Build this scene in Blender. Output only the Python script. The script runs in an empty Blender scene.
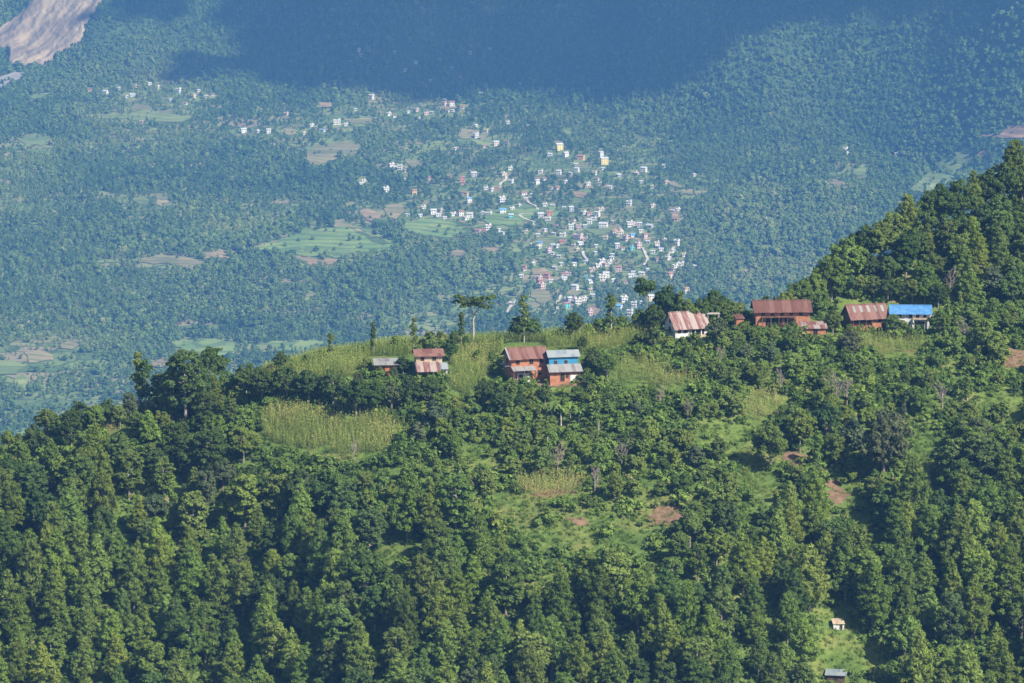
import bpy, math, random
import numpy as np
from mathutils import Vector, Matrix

# ------------------------------------------------------------------ basics
C = bpy.context.scene.collection
SC = bpy.context.scene
RG = np.random.default_rng(11)
random.seed(11)
W, H, F = 1024, 683, 3889.0
PITCH = math.radians(9.2)
CP, SP = math.cos(PITCH), math.sin(PITCH)
S = Vector((0.65, -0.59, 0.75)).normalized()          # direction towards the sun


def tag(o, label=None, cat=None, group=None, kind=None):
    for k, v in (('label', label), ('category', cat), ('group', group), ('kind', kind)):
        if v:
            o[k] = v
    return o


def empty(name, loc, rz=0.0, sc=1.0):
    o = bpy.data.objects.new(name, None)
    o.empty_display_size = 0.5
    C.objects.link(o)
    o.location = loc
    o.rotation_euler = (0, 0, rz)
    o.scale = (sc, sc, sc)
    return o


def ray(px, row):
    k = (341.5 - np.asarray(row, float)) / F
    return (np.asarray(px, float) - 512) / F, CP + k * SP, -SP + k * CP


def proj(x, y, z):
    zc = y * CP - z * SP
    yc = y * SP + z * CP
    return 512 + F * x / zc, 341.5 - F * yc / zc


def lerp_tab(x, xs, ys):
    return np.interp(x, xs, ys)


def sstep(a, b, x):
    t = np.clip((x - a) / (b - a), 0, 1)
    return t * t * (3 - 2 * t)


def vnoise(x, y, seed=0):
    x = np.asarray(x, float); y = np.asarray(y, float)
    xi = np.floor(x).astype(np.int64); yi = np.floor(y).astype(np.int64)
    fx = x - xi; fy = y - yi
    fx = fx * fx * (3 - 2 * fx); fy = fy * fy * (3 - 2 * fy)

    def h(a, b):
        n = (a * 374761393 + b * 668265263 + seed * 974711) & 0xffffffff
        n = ((n ^ (n >> 13)) * 1274126177) & 0xffffffff
        return ((n ^ (n >> 16)) & 0xffff) / 32767.5 - 1.0
    return (h(xi, yi) * (1 - fx) + h(xi + 1, yi) * fx) * (1 - fy) + (h(xi, yi + 1) * (1 - fx) + h(xi + 1, yi + 1) * fx) * fy


def mesh_np(name, V, Q, mats=(), mi=None, attrs=None, smooth=False, tri=False):
    """mesh from numpy vertices V (n,3) and faces Q (m,4) or (m,3)"""
    me = bpy.data.meshes.new(name)
    V = np.asarray(V, np.float32); Q = np.asarray(Q, np.int32)
    k = Q.shape[1]
    me.vertices.add(len(V)); me.vertices.foreach_set('co', V.ravel())
    me.loops.add(Q.size); me.loops.foreach_set('vertex_index', Q.ravel())
    me.polygons.add(len(Q))
    me.polygons.foreach_set('loop_start', np.arange(0, Q.size, k, dtype=np.int32))
    me.polygons.foreach_set('loop_total', np.full(len(Q), k, np.int32))
    for m in mats:
        me.materials.append(m)
    if mi is not None:
        me.polygons.foreach_set('material_index', np.asarray(mi, np.int32))
    if smooth:
        me.polygons.foreach_set('use_smooth', np.ones(len(Q), bool))
    for an, (dom, arr) in (attrs or {}).items():
        a = me.attributes.new(an, 'FLOAT', dom)
        a.data.foreach_set('value', np.asarray(arr, np.float32))
    me.update(calc_edges=True)
    me.validate()
    return me


class MB:
    def __init__(self):
        self.v, self.f, self.m = [], [], []

    def face(self, pts, m=0):
        b = len(self.v)
        self.v += [tuple(p) for p in pts]
        self.f.append(tuple(range(b, b + len(pts)))); self.m.append(m)
        return self

    def hexa(self, b4, t4, m=0):
        b = len(self.v)
        self.v += [tuple(p) for p in b4] + [tuple(p) for p in t4]
        for q in ((3, 2, 1, 0), (4, 5, 6, 7), (0, 1, 5, 4), (1, 2, 6, 5), (2, 3, 7, 6), (3, 0, 4, 7)):
            self.f.append(tuple(b + i for i in q)); self.m.append(m)
        return self

    def box(self, x0, x1, y0, y1, z0, z1, m=0):
        return self.hexa([(x0, y0, z0), (x1, y0, z0), (x1, y1, z0), (x0, y1, z0)],
                         [(x0, y0, z1), (x1, y0, z1), (x1, y1, z1), (x0, y1, z1)], m)

    def slab(self, a, b, c, d, th, m=0):
        dn = lambda p: (p[0], p[1], p[2] - th)
        return self.hexa([dn(a), dn(b), dn(c), dn(d)], [a, b, c, d], m)

    def tube(self, pts, rad, n=6, m=0):
        rings = []
        for i, p in enumerate(pts):
            p = Vector(p)
            d = (Vector(pts[min(i + 1, len(pts) - 1)]) - Vector(pts[max(i - 1, 0)])).normalized()
            a = d.orthogonal().normalized(); c = d.cross(a)
            base = len(self.v)
            for k in range(n):
                t = 2 * math.pi * k / n
                self.v.append(tuple(p + (a * math.cos(t) + c * math.sin(t)) * rad[i]))
            rings.append(base)
        for i in range(len(rings) - 1):
            for k in range(n):
                k2 = (k + 1) % n
                self.f.append((rings[i] + k, rings[i] + k2, rings[i + 1] + k2, rings[i + 1] + k)); self.m.append(m)
        self.f.append(tuple(rings[-1] + k for k in range(n))); self.m.append(m)
        return self

    def mesh(self, name, *mats, smooth=False):
        me = bpy.data.meshes.new(name)
        me.from_pydata(self.v, [], self.f)
        for mt in mats:
            me.materials.append(mt)
        me.polygons.foreach_set('material_index', self.m)
        if smooth:
            me.polygons.foreach_set('use_smooth', [True] * len(self.f))
        me.update()
        return me

    def build(self, name, mat, parent=None, smooth=False):
        mats = mat if isinstance(mat, (list, tuple)) else [mat]
        o = bpy.data.objects.new(name, self.mesh(name, *mats, smooth=smooth))
        C.objects.link(o)
        o.parent = parent
        return o


# ------------------------------------------------------------------ materials
def newmat(name):
    m = bpy.data.materials.new(name); m.use_nodes = True
    nt = m.node_tree
    for n in list(nt.nodes):
        nt.nodes.remove(n)
    out = nt.nodes.new('ShaderNodeOutputMaterial')
    return m, nt, out


def N(nt, t, **kw):
    n = nt.nodes.new(t)
    for k, v in kw.items():
        if k.startswith('i_'):
            n.inputs[k[2:].replace('_', ' ')].default_value = v
        else:
            setattr(n, k, v)
    return n


def mixc(nt, fac, a, b, blend='MIX'):
    n = nt.nodes.new('ShaderNodeMix'); n.data_type = 'RGBA'; n.blend_type = blend
    for idx, v in ((0, fac), (6, a), (7, b)):
        if hasattr(v, 'links') or isinstance(v, bpy.types.NodeSocket):
            nt.links.new(v, n.inputs[idx])
        elif idx == 0:
            n.inputs[0].default_value = v
        else:
            n.inputs[idx].default_value = (*v, 1) if len(v) == 3 else v
    return n.outputs[2]


def mth(nt, op, a, b=None, c=None):
    n = nt.nodes.new('ShaderNodeMath'); n.operation = op
    for i, v in enumerate((a, b, c)):
        if v is None:
            continue
        if isinstance(v, bpy.types.NodeSocket):
            nt.links.new(v, n.inputs[i])
        else:
            n.inputs[i].default_value = v
    return n.outputs[0]


def ramp(nt, fac, stops):
    n = nt.nodes.new('ShaderNodeValToRGB')
    el = n.color_ramp.elements
    while len(el) < len(stops):
        el.new(0.5)
    for e, (p, c) in zip(el, stops):
        e.position = p; e.color = (*c, 1)
    nt.links.new(fac, n.inputs[0])
    return n.outputs[0]


def noise(nt, scale, detail=3, vec=None, rough=0.6, dist=0.0):
    n = N(nt, 'ShaderNodeTexNoise'); n.inputs['Scale'].default_value = scale
    n.inputs['Detail'].default_value = detail; n.inputs['Roughness'].default_value = rough
    n.inputs['Distortion'].default_value = dist
    if vec is not None:
        nt.links.new(vec, n.inputs['Vector'])
    return n.outputs[0]


def leafmat(name, src, base=(1, 1, 1), trans=0.34):
    """foliage: colour from the object's own colour (src 'object') or from a per-plant tint (src 'tint')"""
    m, nt, out = newmat(name)
    lv = N(nt, 'ShaderNodeAttribute', attribute_name='lv').outputs['Fac']
    if src == 'object':
        col = N(nt, 'ShaderNodeObjectInfo').outputs['Color']
    elif src == 'tint':
        t = N(nt, 'ShaderNodeAttribute', attribute_name='tint', attribute_type='INSTANCER').outputs['Fac']
        col = ramp(nt, t, base)
    else:
        rgb = N(nt, 'ShaderNodeRGB'); rgb.outputs[0].default_value = (*base, 1); col = rgb.outputs[0]
    v = mth(nt, 'MULTIPLY_ADD', lv, 0.7, 0.65)
    hs = N(nt, 'ShaderNodeHueSaturation')
    nt.links.new(col, hs.inputs['Color']); nt.links.new(v, hs.inputs['Value'])
    d = N(nt, 'ShaderNodeBsdfDiffuse'); nt.links.new(hs.outputs[0], d.inputs[0])
    t = N(nt, 'ShaderNodeBsdfTranslucent')
    nt.links.new(mixc(nt, 1.0, hs.outputs[0], (1.1, 1.15, 0.55), 'MULTIPLY'), t.inputs[0])
    mx = N(nt, 'ShaderNodeMixShader'); mx.inputs[0].default_value = trans
    nt.links.new(d.outputs[0], mx.inputs[1]); nt.links.new(t.outputs[0], mx.inputs[2])
    nt.links.new(mx.outputs[0], out.inputs[0])
    return m


def princ(name, colfn, rough=0.85, bump=None, spec=0.3, metal=0.0):
    m, nt, out = newmat(name)
    b = N(nt, 'ShaderNodeBsdfPrincipled')
    b.inputs['Roughness'].default_value = rough
    b.inputs['Specular IOR Level'].default_value = spec
    b.inputs['Metallic'].default_value = metal
    c = colfn(nt)
    if isinstance(c, bpy.types.NodeSocket):
        nt.links.new(c, b.inputs['Base Color'])
    else:
        b.inputs['Base Color'].default_value = (*c, 1)
    if bump:
        bp = N(nt, 'ShaderNodeBump'); bp.inputs['Strength'].default_value = bump[1]; bp.inputs['Distance'].default_value = bump[2]
        co = N(nt, 'ShaderNodeTexCoord').outputs['Object']
        nt.links.new(noise(nt, bump[0], 4, co), bp.inputs['Height'])
        nt.links.new(bp.outputs[0], b.inputs['Normal'])
    nt.links.new(b.outputs[0], out.inputs[0])
    return m


def OC(nt):
    return N(nt, 'ShaderNodeTexCoord').outputs['Object']


def two(c1, c2, scale, lo=0.4, hi=0.62, detail=4):
    return lambda nt: ramp(nt, noise(nt, scale, detail, OC(nt)), [(lo, c1), (hi, c2)])


def sheet_roof(name, c1, c2, c3, width=0.8, frac=0.5):
    """old metal sheets laid side by side: each sheet its own shade, rust running down"""
    def col(nt):
        o = OC(nt)
        sx = N(nt, 'ShaderNodeSeparateXYZ'); nt.links.new(o, sx.inputs[0])
        k = mth(nt, 'FLOOR', mth(nt, 'DIVIDE', sx.outputs[0], width))
        wn = N(nt, 'ShaderNodeTexWhiteNoise', noise_dimensions='2D')
        cb = N(nt, 'ShaderNodeCombineXYZ'); nt.links.new(k, cb.inputs[0])
        nt.links.new(mth(nt, 'GREATER_THAN', sx.outputs[1], 0.0), cb.inputs[1])
        nt.links.new(cb.outputs[0], wn.inputs['Vector'])
        mp = N(nt, 'ShaderNodeMapping'); mp.inputs['Scale'].default_value = (2.2, 0.5, 0.5); nt.links.new(o, mp.inputs[0])
        rust = noise(nt, 1.0, 4, mp.outputs[0])
        f = mth(nt, 'ADD', mth(nt, 'MULTIPLY', wn.outputs[0], 0.5), mth(nt, 'MULTIPLY', rust, 0.85))
        return ramp(nt, f, [(0.2, c1), (frac, c2), (frac + 0.22, c3)])
    return princ(name, col, 0.6, (9, 0.3, 0.05), 0.35)


M = {}
M['bark'] = princ('bark', two((0.16, 0.13, 0.10), (0.30, 0.27, 0.23), 3), 0.95)
M['pale_bark'] = princ('pale_bark', two((0.30, 0.26, 0.22), (0.48, 0.45, 0.40), 3), 0.95)
M['dry_twig'] = princ('dry_twig', two((0.24, 0.19, 0.16), (0.36, 0.31, 0.27), 2), 0.95)
M['leaf'] = leafmat('leaf', 'object')
M['needle'] = leafmat('needle', 'object', trans=0.28)
M['far_leaf'] = leafmat('far_leaf', 'tint', [(0.0, (0.060, 0.115, 0.030)), (0.4, (0.110, 0.180, 0.044)), (0.75, (0.155, 0.225, 0.055)), (1.0, (0.22, 0.26, 0.085))], trans=0.15)
M['under'] = leafmat('under', 'tint', [(0.0, (0.065, 0.115, 0.026)), (0.5, (0.130, 0.200, 0.043)), (0.85, (0.185, 0.26, 0.055)), (1.0, (0.24, 0.24, 0.09))], trans=0.25)
M['grassblade'] = leafmat('grassblade', 'tint', [(0.0, (0.09, 0.16, 0.03)), (0.6, (0.15, 0.22, 0.045)), (1.0, (0.24, 0.24, 0.08))], trans=0.25)
M['maize'] = leafmat('maize', 'tint', [(0.0, (0.22, 0.29, 0.075)), (0.5, (0.34, 0.395, 0.115)), (1.0, (0.50, 0.44, 0.19))], trans=0.35)
M['brick'] = princ('orange_brick', two((0.33, 0.135, 0.075), (0.43, 0.195, 0.115), 1.4), 0.9)
M['brick_dark'] = princ('red_brick', two((0.32, 0.10, 0.05), (0.45, 0.16, 0.075), 1.4), 0.9)
M['white'] = princ('whitewash', two((0.42, 0.40, 0.37), (0.62, 0.61, 0.59), 0.9, 0.3, 0.5), 0.9)
M['cream'] = princ('cream_plaster', two((0.36, 0.27, 0.18), (0.50, 0.40, 0.29), 1.0), 0.9)
M['bluewall'] = princ('blue_paint', two((0.03, 0.20, 0.36), (0.05, 0.25, 0.43), 1.2), 0.7)
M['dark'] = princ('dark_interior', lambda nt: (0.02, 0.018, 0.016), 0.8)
M['wood'] = princ('dark_wood', two((0.09, 0.055, 0.035), (0.16, 0.10, 0.06), 3), 0.85)
M['rust'] = sheet_roof('rusty_roof', (0.09, 0.040, 0.032), (0.145, 0.062, 0.048), (0.21, 0.11, 0.085), 0.9, 0.55)
M['rust_plain'] = sheet_roof('brown_rusty_roof', (0.10, 0.045, 0.034), (0.135, 0.060, 0.045), (0.18, 0.095, 0.07), 1.0, 0.7)
M['rust_patch'] = sheet_roof('patched_rusty_roof', (0.13, 0.052, 0.044), (0.19, 0.085, 0.070), (0.33, 0.27, 0.24), 0.75, 0.62)
M['tin'] = sheet_roof('grey_tin_roof', (0.13, 0.175, 0.20), (0.18, 0.225, 0.25), (0.26, 0.285, 0.29), 0.9, 0.5)
M['tin_rust'] = sheet_roof('streaked_tin_roof', (0.11, 0.09, 0.08), (0.18, 0.17, 0.165), (0.27, 0.27, 0.26), 0.8, 0.5)
M['blue_roof'] = princ('blue_metal_roof', two((0.065, 0.20, 0.42), (0.11, 0.27, 0.50), 0.9), 0.45, (7, 0.2, 0.04), 0.4)
M['plastic'] = princ('pale_plastic', lambda nt: (0.70, 0.72, 0.74), 0.5)
M['earth'] = princ('bare_earth', two((0.15, 0.095, 0.055), (0.24, 0.155, 0.09), 0.8), 0.95, (2, 0.6, 0.3))


def ground_col(nt):
    o = OC(nt)
    a = ramp(nt, noise(nt, 0.11, 5, o), [(0.35, (0.085, 0.145, 0.028)), (0.5, (0.13, 0.19, 0.04)), (0.66, (0.19, 0.21, 0.06))])
    b = ramp(nt, noise(nt, 0.9, 4, o), [(0.3, (0.6, 0.62, 0.6)), (0.7, (1.15, 1.12, 1.0))])
    c = mixc(nt, 1.0, a, b, 'MULTIPLY')
    e = ramp(nt, noise(nt, 0.07, 4, o, 0.65, 1.0), [(0.62, (0, 0, 0)), (0.72, (1, 1, 1))])
    return mixc(nt, e, c, (0.26, 0.17, 0.09))


M['hill'] = princ('hillside_grass', ground_col, 0.95, (1.2, 0.8, 0.5))
def valley_col(nt):
    o = OC(nt)
    mp = N(nt, 'ShaderNodeMapping'); mp.inputs['Rotation'].default_value = (0, 0, .3); mp.inputs['Scale'].default_value = (0.022, 0.045, 0.0)
    ad = N(nt, 'ShaderNodeVectorMath', operation='ADD'); nz = N(nt, 'ShaderNodeTexNoise'); nz.inputs['Scale'].default_value = 0.012; nt.links.new(o, nz.inputs['Vector'])
    sc = N(nt, 'ShaderNodeVectorMath', operation='SCALE'); sc.inputs['Scale'].default_value = 60; nt.links.new(nz.outputs['Color'], sc.inputs[0])
    nt.links.new(o, ad.inputs[0]); nt.links.new(sc.outputs[0], ad.inputs[1]); nt.links.new(ad.outputs[0], mp.inputs[0])
    vo = N(nt, 'ShaderNodeTexVoronoi'); vo.inputs['Scale'].default_value = 1.0; nt.links.new(mp.outputs[0], vo.inputs['Vector'])
    sx = N(nt, 'ShaderNodeSeparateColor'); nt.links.new(vo.outputs['Color'], sx.inputs[0])
    plots = ramp(nt, sx.outputs[0], [(0.0, (0.085, 0.14, 0.04)), (0.3, (0.145, 0.205, 0.06)), (0.62, (0.20, 0.24, 0.08)), (0.84, (0.20, 0.20, 0.09)), (1.0, (0.25, 0.21, 0.125))])
    ve = N(nt, 'ShaderNodeTexVoronoi', feature='DISTANCE_TO_EDGE'); ve.inputs['Scale'].default_value = 1.0; nt.links.new(mp.outputs[0], ve.inputs['Vector'])
    edge = mth(nt, 'LESS_THAN', ve.outputs['Distance'], 0.05)
    c = mixc(nt, edge, plots, (0.06, 0.10, 0.03))
    ge = N(nt, 'ShaderNodeNewGeometry'); gz = N(nt, 'ShaderNodeSeparateXYZ'); nt.links.new(ge.outputs['Normal'], gz.inputs[0])
    fl = ramp(nt, gz.outputs[2], [(0.955, (1, 1, 1)), (0.975, (0, 0, 0))])
    c = mixc(nt, fl, c, (0.062, 0.110, 0.032))
    b = ramp(nt, noise(nt, 0.05, 4, o), [(0.3, (0.75, 0.78, 0.75)), (0.65, (1.08, 1.05, 1.0))])
    return mixc(nt, 1.0, c, b, 'MULTIPLY')


M['valley'] = princ('valley_ground', valley_col, 0.95)


def field_mat(name, c1, c2, line=0.35, step=1.6, sc=0.02):
    def col(nt):
        o = OC(nt)
        base = ramp(nt, noise(nt, sc, 4, o), [(0.38, c1), (0.62, c2)])
        sx = N(nt, 'ShaderNodeSeparateXYZ'); nt.links.new(o, sx.inputs[0])
        zz = mth(nt, 'ADD', sx.outputs[2], mth(nt, 'MULTIPLY', noise(nt, 0.012, 2, o), 5.0))
        k = mth(nt, 'FRACT', mth(nt, 'DIVIDE', zz, step))
        ln = mth(nt, 'LESS_THAN', k, line)
        wn = N(nt, 'ShaderNodeTexWhiteNoise', noise_dimensions='1D')
        nt.links.new(mth(nt, 'FLOOR', mth(nt, 'DIVIDE', zz, step)), wn.inputs['W'])
        sh = ramp(nt, wn.outputs[0], [(0.0, (0.68, 0.74, 0.70)), (1.0, (1.28, 1.2, 1.1))])
        c = mixc(nt, 1.0, base, sh, 'MULTIPLY')
        return mixc(nt, mth(nt, 'MULTIPLY', ln, 0.7), c, (0.07, 0.12, 0.035))
    return princ(name, col, 0.95)


FM = {
    'g': field_mat('rice_green', (0.115, 0.20, 0.05), (0.20, 0.27, 0.075), 0.3, 2.2),
    'l': field_mat('pasture_green', (0.14, 0.20, 0.06), (0.20, 0.24, 0.085), 0.18, 3.0),
    't': field_mat('dry_tan', (0.19, 0.18, 0.085), (0.28, 0.235, 0.125), 0.2, 2.2),
    'b': field_mat('ploughed_brown', (0.22, 0.155, 0.09), (0.32, 0.23, 0.145), 0.15, 2.4),
    'o': field_mat('red_earth', (0.36, 0.22, 0.14), (0.48, 0.31, 0.21), 0.1, 4.0),
}
M['road'] = princ('pale_road', two((0.40, 0.36, 0.29), (0.54, 0.49, 0.40), 0.05), 0.95)

# ------------------------------------------------------------------ terrain surfaces (polar grids around the viewpoint)


class Surf:
    def __init__(self, az, r, z):
        self.az, self.r, self.zz = az, r, z

    def z(self, x, y):
        a = np.arctan2(x, y); r = np.hypot(x, y)
        ia = np.clip(np.searchsorted(self.az, a) - 1, 0, len(self.az) - 2)
        ir = np.clip(np.searchsorted(self.r, r) - 1, 0, len(self.r) - 2)
        fa = np.clip((a - self.az[ia]) / (self.az[ia + 1] - self.az[ia]), 0, 1)
        fr = np.clip((r - self.r[ir]) / (self.r[ir + 1] - self.r[ir]), 0, 1)
        Z = self.zz
        return (Z[ia, ir] * (1 - fr) + Z[ia, ir + 1] * fr) * (1 - fa) + (Z[ia + 1, ir] * (1 - fr) + Z[ia + 1, ir + 1] * fr) * fa

    def hit(self, px, row):
        """points where the sight lines through pixels meet the surface; nan where they miss"""
        px = np.atleast_1d(np.asarray(px, float)); row = np.atleast_1d(np.asarray(row, float))
        px, row = np.broadcast_arrays(px, row)
        out = np.full((px.size, 3), np.nan)
        pf, rf = px.ravel(), row.ravel()
        for s in range(0, px.size, 4000):
            dx, dy, dz = ray(pf[s:s + 4000], rf[s:s + 4000])
            h = np.hypot(dx, dy); a = np.arctan2(dx, dy); t = dz / h
            ia = np.clip(np.searchsorted(self.az, a) - 1, 0, len(self.az) - 2)
            fa = ((a - self.az[ia]) / (self.az[ia + 1] - self.az[ia]))[:, None]
            zc = self.zz[ia] * (1 - fa) + self.zz[ia + 1] * fa
            d = zc - t[:, None] * self.r[None, :]
            up = (d[:, 1:] > 0) & (d[:, :-1] <= 0)
            ok = up.any(1)
            j = up.argmax(1)
            n = np.arange(len(j))
            d0, d1 = d[n, j], d[n, j + 1]
            fr = np.where(ok, -d0 / np.where(d1 - d0 == 0, 1, d1 - d0), 0)
            rr = self.r[j] + fr * (self.r[j + 1] - self.r[j])
            P = np.stack([rr * np.sin(a), rr * np.cos(a), rr * t], 1)
            P[~ok] = np.nan
            out[s:s + 4000] = P
        return out

    def build(self, name, mat):
        na, nr = len(self.az), len(self.r)
        A, R = np.meshgrid(self.az, self.r, indexing='ij')
        V = np.stack([R * np.sin(A), R * np.cos(A), self.zz], -1).reshape(-1, 3)
        i = np.arange(na * nr).reshape(na, nr)
        Q = np.stack([i[:-1, :-1], i[1:, :-1], i[1:, 1:], i[:-1, 1:]], -1).reshape(-1, 4)[:, ::-1]
        o = bpy.data.objects.new(name, mesh_np(name, V, Q, [mat], smooth=True))
        C.objects.link(o)
        return o


# the near ridge: the crest as seen, and the steepness of the slope below it
CX = [-500, -300, -100, 0, 40, 100, 150, 200, 240, 300, 330, 380, 450, 550, 600, 650, 700, 740, 790, 830, 870, 900, 940, 980, 1024, 1100, 1300, 1600]
CR = [565, 530, 475, 453, 440, 420, 408, 394, 378, 362, 355, 348, 343, 338, 332, 328, 322, 316, 304, 290, 268, 252, 230, 214, 196, 168, 128, 100]
AZ1 = np.linspace(-0.25, 0.25, 401)
R1 = np.concatenate([np.arange(520, 1010, 1.5), np.geomspace(1011, 2400, 90)])


def row_to_t(az, row):
    k = (341.5 - row) / F
    return np.cos(az) * (k * CP - SP) / (CP + k * SP)


def make_hill():
    pxc = 512 + F * np.sin(AZ1) / (CP * np.cos(AZ1) + 0.16 * SP)
    rc = np.interp(pxc, CX, CR)
    dc = np.interp(pxc, [-300, 0, 200, 700, 800, 900, 1024, 1200], [850, 876, 893, 900, 912, 936, 962, 990])
    r = dc.copy(); t = row_to_t(AZ1, rc)
    rs, zs = [r.copy()], [r * t]
    for k in range(1, 1500):
        dl = k * 0.5
        row = rc + dl
        rel = np.clip((pxc - 560) / 200, 0, 1)
        low = np.interp(row, [380, 460, 540, 600, 760], [17, 19, 20, 27, 30])
        lowl = np.interp(row, [380, 440, 500, 760], [17, 24, 29, 30])
        wl = sstep(420, 240, pxc)
        s = low * (1 - wl) + lowl * wl
        topw = sstep(60, 25, dl) * sstep(830, 700, pxc)          # gentle shoulder where the fields lie
        s = s * (1 - topw) + 10 * topw
        hw = sstep(730, 850, pxc) * sstep(318, 300, row)           # the knoll
        s = s * (1 - hw) + 27 * hw
        tw = sstep(720, 800, pxc) * sstep(16, 8, np.abs(row - 324))
        s = s * (1 - tw) + 10 * tw                                 # house terrace
        tn = row_to_t(AZ1, row)
        r = r + r * (tn - t) / (np.tan(np.radians(s)) - 0.5 * (t + tn))
        r = np.maximum(r, 300)
        t = tn
        rs.append(r.copy()); zs.append(r * t)
    rs = np.array(rs)[::-1]; zs = np.array(zs)[::-1]
    Z = np.zeros((len(AZ1), len(R1)))
    for i in range(len(AZ1)):
        z = np.interp(R1, rs[:, i], zs[:, i])
        b = R1 > dc[i]
        q = R1[b] - dc[i]
        tc = zs[-1, i] / rs[-1, i]
        z[b] = zs[-1, i] + q * (tc - 0.03) - 0.42 * np.where(q < 80, q * q / 160, q - 40)
        Z[i] = z
    A, R = np.meshgrid(AZ1, R1, indexing='ij')
    X, Y = R * np.sin(A), R * np.cos(A)
    Z += 0.45 * vnoise(X / 9, Y / 9, 3) + 0.2 * vnoise(X / 3.3, Y / 3.3, 4)
    Z += 0.8 * vnoise(X / 30, Y / 30, 5) * sstep(5, 40, dc[:, None] - R)
    return Surf(AZ1, R1, np.maximum(Z, -760))


HILL = make_hill()
AZ2 = np.linspace(-0.32, 0.32, 420)
R2 = np.concatenate([np.linspace(250, 2990, 60), np.arange(3000, 7300, 9.0)])


def splus(x, w):
    return np.where(x / w > 30, x, w * np.log1p(np.exp(np.clip(x / w, -50, 30))))


def make_valley():
    A, R = np.meshgrid(AZ2, R2, indexing='ij')
    X, Y = R * np.sin(A), R * np.cos(A)
    z = -723 + np.where(Y > 3900, 0.0987, 0.02) * (Y - 3900)
    z = np.maximum(z, -752)
    y1 = np.interp(X, [-900, -600, -300, 0, 300, 900], [5950, 5800, 5640, 5600, 5330, 4700])
    mount = 0.46 * splus(Y - y1, 45) - 0.0987 * splus(Y - y1, 45) * 0.5
    xs = np.interp(Y, [4000, 4500, 5000, 5500, 6200], [300, 250, 215, 150, 60])
    spur = 0.17 * splus(X - xs, 60)
    rug = np.clip((mount + spur) / 60, 0, 1)
    z = z + mount + spur
    z += rug * (52 * vnoise((X + .3 * Y) / 190, (Y - .3 * X) / 420, 7) + 22 * vnoise((X + Y * .5) / 75, (Y - X * .4) / 160, 8) + 5 * vnoise(X / 30, Y / 60, 11))
    z += 9 * vnoise(X / 240, Y / 330, 9) + 5.0 * vnoise(X / 80, Y / 120, 10) + 1.5 * vnoise(X / 28, Y / 50, 13)
    cap = 30 + 30 * vnoise(X / 400, Y / 400, 12)
    z = cap - splus(cap - z, 25)
    return Surf(AZ2, R2, z)


VAL = make_valley()
o = HILL.build('hillside', M['hill']); tag(o, 'grassy near ridge that carries the farmhouses and the forest', 'hillside', kind='structure')
o = VAL.build('valley_terrain', M['valley']); tag(o, 'wide valley floor and far mountain slopes under the haze', 'terrain', kind='structure')

# ------------------------------------------------------------------ masks used while planting (which spots stay open)


def inpoly(px, row, poly):
    px = np.asarray(px, float); row = np.asarray(row, float)
    c = np.zeros(px.shape, bool)
    n = len(poly)
    for i in range(n):
        x1, y1 = poly[i]; x2, y2 = poly[(i + 1) % n]
        cr = ((y1 > row) != (y2 > row)) & (px < (x2 - x1) * (row - y1) / ((y2 - y1) if y2 != y1 else 1e-9) + x1)
        c ^= cr
    return c


class Mask:
    def __init__(self):
        self.g = np.zeros((900, 1424)); self.I = None

    def poly(self, poly, w=1.0):
        x = np.arange(1424) - 200; y = np.arange(900) - 50
        X, Y = np.meshgrid(x, y)
        self.g = np.maximum(self.g, inpoly(X + .5, Y + .5, poly) * w); self.I = None

    def rect(self, x0, y0, x1, y1, w=1.0):
        self.poly([(x0, y0), (x1, y0), (x1, y1), (x0, y1)], w)

    def mean(self, x0, y0, x1, y1):
        if self.I is None:
            self.I = np.pad(self.g.cumsum(0).cumsum(1), ((1, 0), (1, 0)))
        cl = lambda v, m: np.clip(np.asarray(v).astype(int), 0, m)
        a, b = cl(np.asarray(x0) + 200, 1423), cl(np.asarray(x1) + 200, 1423)
        c, d = cl(np.asarray(y0) + 50, 899), cl(np.asarray(y1) + 50, 899)
        b = np.maximum(b, a + 1); d = np.maximum(d, c + 1)
        return (self.I[d, b] - self.I[c, b] - self.I[d, a] + self.I[c, a]) / ((b - a) * (d - c))

    def at(self, px, row):
        return self.g[np.clip(np.asarray(row).astype(int) + 50, 0, 899), np.clip(np.asarray(px).astype(int) + 200, 0, 1423)]


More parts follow.
